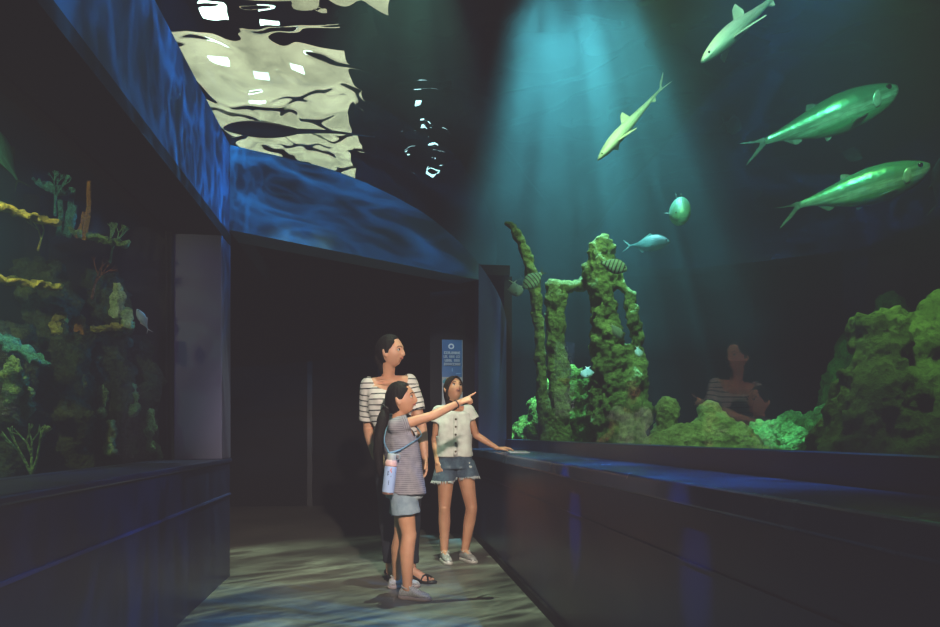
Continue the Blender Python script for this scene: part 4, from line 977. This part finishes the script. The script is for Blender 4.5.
# ================================================================== GIRL WITH HAND ON LEDGE
K = frame_body('person', 457, 5.5, 561, 'girl in cream buttoned top and frayed denim shorts, one hand on the blue ledge')
u = V((.97,.22,0)).normalized(); f = V((.22,-.97,0)).normalized()
Hk = Head((-.028,-.01,1.350), (.44,-.80,.44), (-.05,.25,1), .90)
nb = V((-.020,.02,1.225)); chest = V((-.025,.01,1.08)); waist = V((-.022,.0,.92)); pel = V((-.020,.0,.80))
shL = V((-.140,-.01,1.175)); shR = V((.085,.03,1.180)); elL = V((-.175,.02,.955)); wrL = V((-.150,-.07,.775)); elR = V((.150,.05,.99)); wrR = V((.315,.04,.888))
hipL, knL, anL = V((-.085,-.01,.76)), V((-.098,-.03,.415)), V((-.100,-.01,.075)); hipR, knR, anR = V((.052,.01,.76)), V((.115,.0,.415)), V((.060,.03,.075))
bm = bmesh.new(); add_head(bm, Hk)
capsule(bm, nb+V((0,.01,-.02)), Hk.w((0,-.030,-.065)), .044, .042, 18)
eloft(bm, [(pel-V((0,0,.06)), .11, .085), (pel, .132, .095), (waist, .105, .08), (chest, .118, .088), (chest+V((0,0,.08)), .112, .072), (nb-V((0,0,.03)), .065, .05), (nb, .042, .04)], u, f)
capsule(bm, nb-V((0,0,.035)), shL, .038, .040); capsule(bm, nb-V((0,0,.035)), shR, .038, .040)
for s_, e_, w_ in ((shL, elL, wrL), (shR, elR, wrR)): muscled(bm, s_, e_, .038, .034, .028, .4); muscled(bm, e_, w_, .029, .029, .019, .28)
hand(bm, wrR+V((.005,0,-.002)), (.95,.05,.06), (0,.1,-1), .84, (.28,.24,.24,.28), -1, tc=.25); hand(bm, wrL, (.25,-.25,-.95), (.45,.9,0), .84, (1.0,1.1,1.15,1.2), 1, tc=1.2)
for h_, k_, a_ in ((hipL, knL, anL), (hipR, knR, anR)): muscled(bm, h_, k_, .074, .068, .046, .3); muscled(bm, k_, a_, .046, .048, .029, .3, V((0,.012,0))); capsule(bm, k_+V((0,-.014,.01)), k_+V((0,-.014,-.02)), .036, .033)
for a_, td in ((anL, V((.25,-.95,0))), (anR, V((.50,-.86,0)))): capsule(bm, a_, a_+td*.07-V((0,0,.03)), .028, .022)
body_obj(K, bm, M_skin1, .0048); face(Hk, K, M_lip, .005)
def hlk(a, e, s):
    t = sstep(a+max(0, e-.05)*1.3, radians(62), radians(76))
    if e < -.12: t *= sstep(a, radians(92), radians(108))
    if e < -.85: t = 0
    return max(t, sstep(e, .66, .80))
ex = [lambda bm: capsule(bm, Hk.w((0,-.06,-.02)), Hk.w((0,-.075,-.14)), .058, .045, 16),
      lambda bm: tube(bm, smoothpts([Hk.w((-.005,.085,.083)), Hk.w((-.040,.084,.050)), Hk.w((-.066,.05,.0)), Hk.w((-.073,.025,-.035))], 4), .007, 8),
      lambda bm: tube(bm, smoothpts([Hk.w((.0,.085,.083)), Hk.w((.042,.082,.052)), Hk.w((.070,.045,.0)), Hk.w((.078,.02,-.05)), Hk.w((.072,-.0,-.11))], 4), .010, 8)]
link('hair', hairmesh(Hk, hlk, ex, 1.10), M_hair2, K, True)
slL, slR = shL+(elL-shL)*.40+V((-.012,0,0)), shR+(elR-shR)*.40+V((.012,0,0))
def kshirt(bm):
    eloft(bm, [(pel-V((0,0,-.012)), .148, .112), (waist, .138, .106), (chest, .143, .108), (chest+V((0,0,.08)), .132, .088), (nb-V((0,0,.035)), .085, .062), (nb-V((0,0,.002)), .055, .048)], u, f)
    capsule(bm, nb-V((0,0,.042)), shL, .044, .052); capsule(bm, nb-V((0,0,.042)), shR, .044, .052); capsule(bm, shL, slL, .052, .060); capsule(bm, shR, slR, .052, .060)
def kcut(c):
    q = c-np.array(nb+f*.035+V((0,0,.0))); neck = np.sqrt((q@np.array(u)/.068)**2+(q[:,2]/.058)**2+(q@np.array(f)/.09)**2) < 1
    return neck | endcut(c, shL, slL) | endcut(c, shR, slR) | (c[:,2] < .822)
ks = cloth('top', kshirt, M_cream, K, kcut, .0065, .005, (11,11,7))
from mathutils.bvhtree import BVHTree
bvh = BVHTree.FromPolygons([v.co for v in ks.data.vertices], [p.vertices for p in ks.data.polygons])
def front(x, z, extra=0):
    h = bvh.ray_cast(V((x, -1, z))+V((0,0,0)), V((0,1,0))); return (h[0] if h[0] else V((x,-.12,z)))
for z in (1.115, 1.055, .995, .93, .865):
    p = front(-.008, z)-V((0,.005,0)); bm = bmesh.new(); loft(bm, [[p+V((cos(a)*.0085, dy, sin(a)*.0085)) for a in np.linspace(0, 2*pi, 14, endpoint=False)] for dy in (.003, -.003)]); link('button', bm, M_btn, ks, True)
bm = bmesh.new(); rows = []
for z in np.linspace(.825, 1.15, 26):
    p, q = front(-.026, z)-V((0,.0045,0)), front(.010, z)-V((0,.0045,0)); rows.append([p, q, q+V((0,.003,0)), p+V((0,.003,0))])
loft(bm, rows); link('placket', bm, M_cream, ks, True)
def kshort(bm):
    eloft(bm, [(pel-V((0,0,.07)), .142, .112), (pel-V((0,0,.01)), .144, .106), (pel+V((0,0,.06)), .128, .094)], u, f)
    capsule(bm, hipL, hipL+(knL-hipL)*.42+V((-.012,0,0)), .084, .094, 18); capsule(bm, hipR, hipR+(knR-hipR)*.38+V((.012,0,0)), .084, .094, 18)
zl = lambda c: np.where(c[:,0] < -.015, .628, .655+.05*c[:,0])
so = cloth('shorts', kshort, M_denim, K, lambda c: (c[:,2] < zl(c)) | (c[:,2] > .85), .0065, .004, (12,12,12))
bm = bmesh.new(); rnd = random.Random(3); eb = bmesh.new(); eb.from_mesh(so.data)
for e in [e for e in eb.edges if e.is_boundary and e.verts[0].co.z < .7]:
    if rnd.random() < .55:
        p = e.verts[0].co; o_ = V((p.x-(-.09 if p.x < -.015 else .07), p.y, 0)).normalized()
        capsule(bm, p+o_*.003, p+o_*.010+V((rnd.uniform(-.004,.004),0,-rnd.uniform(.006,.022))), .0042, .002, 5)
eb.free(); link('frayed_hem', bm, M_fray, so, True)
for (x, z, sx, sz) in ((.10,.745,.020,.010), (.095,.775,.010,.006), (-.125,.76,.008,.006)):
    b2 = BVHTree.FromPolygons([v.co for v in so.data.vertices], [p.vertices for p in so.data.polygons]); h = b2.ray_cast(V((x,-1,z)), V((0,1,0)))
    if h[0]: bm = bmesh.new(); ellipsoid(bm, h[0]-V((0,.002,0)), ((sx,0,0),(0,.004,0),(0,0,sz)), 12, 6); link('worn_patch', bm, M_fray, so, True)
shoe(K, (anL.x, anL.y), (.28,-.95), .215, M_shoe_s, M_sole, M_sole); shoe(K, (anR.x, anR.y), (.52,-.84), .215, M_shoe_s, M_sole, M_sole)
# ================================================================== LIGHT
def gobo(l, scale, lo, hi, col, stretch=(1,1), base=.0, dist=.6, sharp=3.0, seed=0.0):
    "caustic pattern thrown by the lamp"
    l.use_nodes = True; t = NT(l.node_tree); em = [n for n in t.n if n.type == 'EMISSION'][0]
    nrm = t.coord('Normal'); s = t.add('ShaderNodeSeparateXYZ', ins={0: nrm})
    c = t.add('ShaderNodeCombineXYZ', ins={0: t.math('MULTIPLY', t.math('DIVIDE', s.outputs[0], s.outputs[2]), stretch[0]),
                                           1: t.math('MULTIPLY', t.math('DIVIDE', s.outputs[1], s.outputs[2]), stretch[1]), 2: seed})
    def ridge(sc_, d):
        n = t.noise(c.outputs[0], sc_, 2, .5, d)
        r = t.math('SUBTRACT', 1.0, t.math('MULTIPLY', t.math('ABSOLUTE', t.math('SUBTRACT', n, .5)), 6.0), True)
        return t.math('POWER', r, sharp)
    v = t.math('ADD', ridge(scale, dist), t.math('MULTIPLY', ridge(scale*2.3, dist*.7), .45))
    big = t.ramp(t.noise(c.outputs[0], scale*.45, 1), [(lo, 0.0), (hi, 1.0)])
    v = t.math('ADD', t.math('MULTIPLY', v, big), base)
    t.l.new(v, em.inputs['Strength']); em.inputs['Color'].default_value = (*col, 1)
def spot(name, loc, tgt, energy, angle, blend=.5, radius=.02, col=(1,1,1), g=None):
    l = bpy.data.lights.new(name, 'SPOT'); l.energy = energy; l.spot_size = radians(angle); l.spot_blend = blend; l.shadow_soft_size = radius; l.color = col
    o = bpy.data.objects.new(name, l); COL.objects.link(o); o.location = loc
    o.rotation_euler = (Vector(tgt)-Vector(loc)).to_track_quat('-Z', 'Y').to_euler()
    if g: gobo(l, **g)
    return o
def area(name, loc, tgt, energy, size, col=(1,1,1)):
    l = bpy.data.lights.new(name, 'AREA'); l.energy = energy; l.size = size; l.color = col
    o = bpy.data.objects.new(name, l); COL.objects.link(o); o.location = loc
    o.rotation_euler = (Vector(tgt)-Vector(loc)).to_track_quat('-Z', 'Y').to_euler(); return o
M_hot = emis('hot_highlight_glow', (1,.95,.85), 6.0); M_cold = emis('cold_lamp', (.75,.9,1), 4.0)
# luminous panels above the surface (seen through the ripples)
lp = empty('ceiling_light', (-1.6,12,6.6), 0, 'large cream luminous ceiling panel seen rippling through the water above the doorway', 'ceiling light')
def lbox(name, x0, x1, y0, y1, z0, z1, m): return link(name, box(x0+1.6, x1+1.6, y0-12, y1-12, z0-6.6, z1-6.6), m, lp)
lbox('diffuser', -2.9, -.5, 10.2, 15.8, 6.35, 6.4, emis('cream_diffuser', (1.30,.94,.62), 1.35))
lbox('diffuser', -2.9, .1, 9.0, 9.7, 6.6, 6.65, emis('cream_diffuser_dim', (1.2,.88,.56), 1.1))
for k, (x, y) in enumerate(((-2.1, 9.3), (-1.45, 9.45), (-2.35, 10.6), (-1.75, 10.9), (-1.2, 10.6), (-2.0, 11.9))): lbox('highlight_glow', x-.13, x+.13, y-.07, y+.07, 6.24, 6.29, M_hot)  # glowing boxes added for white-hot highlights in the ripples
for k, (x, y) in enumerate(((.62,11.6),(.80,12.4),(.98,13.3),(.70,14.2),(1.15,14.8))):
    l2 = empty('pendant_lamp', (x, y, 6.3), 0, 'small cold lamp whose glints sparkle right of the cream panel', 'lamp', 'cold lamps above the water') 
    link('lamp_glass', box(-.05,.05,-.09,.09,0,.04), M_cold, l2); link('lamp_hood', box(-.07,.07,-.11,.11,.04,.09), M_dark, l2)
# haze shafts
lt = [spot('tank_beam', (1.75, 7.0, 7.5), (2.75, 7.9, 1.0), 24000, 46, 1.0, .06, (.46,.86,1.0), dict(scale=10.0, lo=.3, hi=.55, col=(1,1,1), base=.06, dist=.7, sharp=2.2))]
lt.append(spot('tank_beam', (2.3, 7.6, 6.8), (.9, 7.9, 1.2), 5000, 26, 1.0, .05, (.42,.86,1.0), dict(scale=13.0, lo=.35, hi=.55, col=(1,1,1), base=.06, dist=.5, sharp=1.8)))
lt.append(spot('rock_light', (1.9, 4.6, 4.6), (2.3, 6.9, 2.0), 620, 50, .7, .35, (.66,1.0,.42)))
lt.append(spot('boulder_light', (2.2, 3.0, 4.2), (3.7, 4.7, 1.4), 300, 54, .7, .30, (.66,1.0,.30)))
lt.append(spot('fish_light', (1.75, 2.4, 3.9), (3.0, 4.8, 3.6), 520, 54, .6, .03, (.34,1.0,.60)))
lt.append(spot('shark_light', (1.9, 3.6, 4.9), (2.9, 5.6, 3.9), 110, 55, .8, .03, (.85,1.0,.75)))
lt.append(spot('mound_light', (1.95, 3.9, 4.0), P(712, 430, 5.75), 330, 30, .8, .2, (.80,1.0,.42)))  # extra spot added to brighten the round mound
bc = bpy.data.collections.new('surface_block'); bc.objects.link(bpy.data.objects['water_surface'])
bc.collection_objects[0].light_linking.link_state = 'EXCLUDE'
for o in lt: o.light_linking.blocker_collection = bc
# caustics on the plaster
spot('arch_caustics', (.1, 3.0, 2.75), P(335, 190, 5.5), 260, 50, .5, .004, (.03,.44,1.0), dict(scale=4.5, lo=.3, hi=.55, col=(1,1,1), stretch=(.6,1.9), base=.05, sharp=3.0))
spot('fascia_caustics', (.95, 4.9, 2.55), (-1.05, 3.6, 2.80), 330, 95, .5, .004, (.02,.40,1.0), dict(scale=5.0, lo=.3, hi=.55, col=(1,1,1), stretch=(1.8,.8), base=.03, sharp=3.5))
spot('floor_caustics', (.2, 4.6, 5.0), (-.05, 5.0, 0), 1000, 44, .5, .01, (.85,1.0,.66), dict(scale=7, lo=.3, hi=.55, col=(1,1,1), stretch=(.6,2.0), base=.05, sharp=2.2))
spot('people_key', (.45, .2, 2.3), (.0, 4.8, .9), 900, 30, .6, .05, (1.0,.85,.70))
spot('ledge_light', (1.9, 2.6, 3.4), (1.1, 3.0, .8), 700, 70, .8, .01, (.04,.36,1.0), dict(scale=5, lo=.3, hi=.55, col=(1,1,1), stretch=(1.8,.6), base=.06, sharp=2.5))
for y, e in ((3.24, 420), (1.96, 260)): spot('wall_streak', (-.5, y, 3.0), (.92, y, .58), e, 5.5, 1.0, .02, (.03,.20,1.0))
spot('pillar_light', (-.6, 2.4, 2.2), (.95, 6.75, 1.6), 16, 24, .8, .05, (.12,.3,1.0))
spot('pillar_light', (-.2, 2.0, 1.8), (-1.2, 4.86, 1.6), 60, 30, .6, .05, (.55,.5,1.0))
spot('left_wall_light', (.6, 2.5, 2.9), (-1.05, 3.0, .55), 60, 44, .8, .01, (.03,.22,1.0), dict(scale=5, lo=.3, hi=.55, col=(1,1,1), stretch=(2.0,.5), base=.08))
spot('sign_light', (.2, 5.2, 2.35), (.66, 7.0, 1.65), 60, 24, .6, .03, (.8,.95,1.0))
spot('left_reef_light', (-1.75, 3.0, 2.5), (-2.3, 3.2, 1.2), 70, 120, .7, .03, (1.0,.9,.35))
spot('left_reef_light', (-1.7, 2.2, 2.0), (-2.3, 3.8, 2.1), 85, 80, .7, .03, (1.0,.85,.45))  # added spot, no fixture, brightens the upper reef and sponges
spot('left_reef_light', (-2.6, 1.6, 2.5), (-2.2, 2.6, 1.2), 40, 100, .7, .03, (.35,1.0,.55))
spot('left_blue_glow', P(100, 130, 4.7), P(70, 215, 4.6), 60, 60, 1.0, .03, (.06,.5,1.0))
spot('left_reef_light', (-1.65, 1.4, 2.1), P(6, 155, 2.65), 14, 44, .6, .03, (.5,1.0,.6))  # added spot that brightens the fish at the left edge
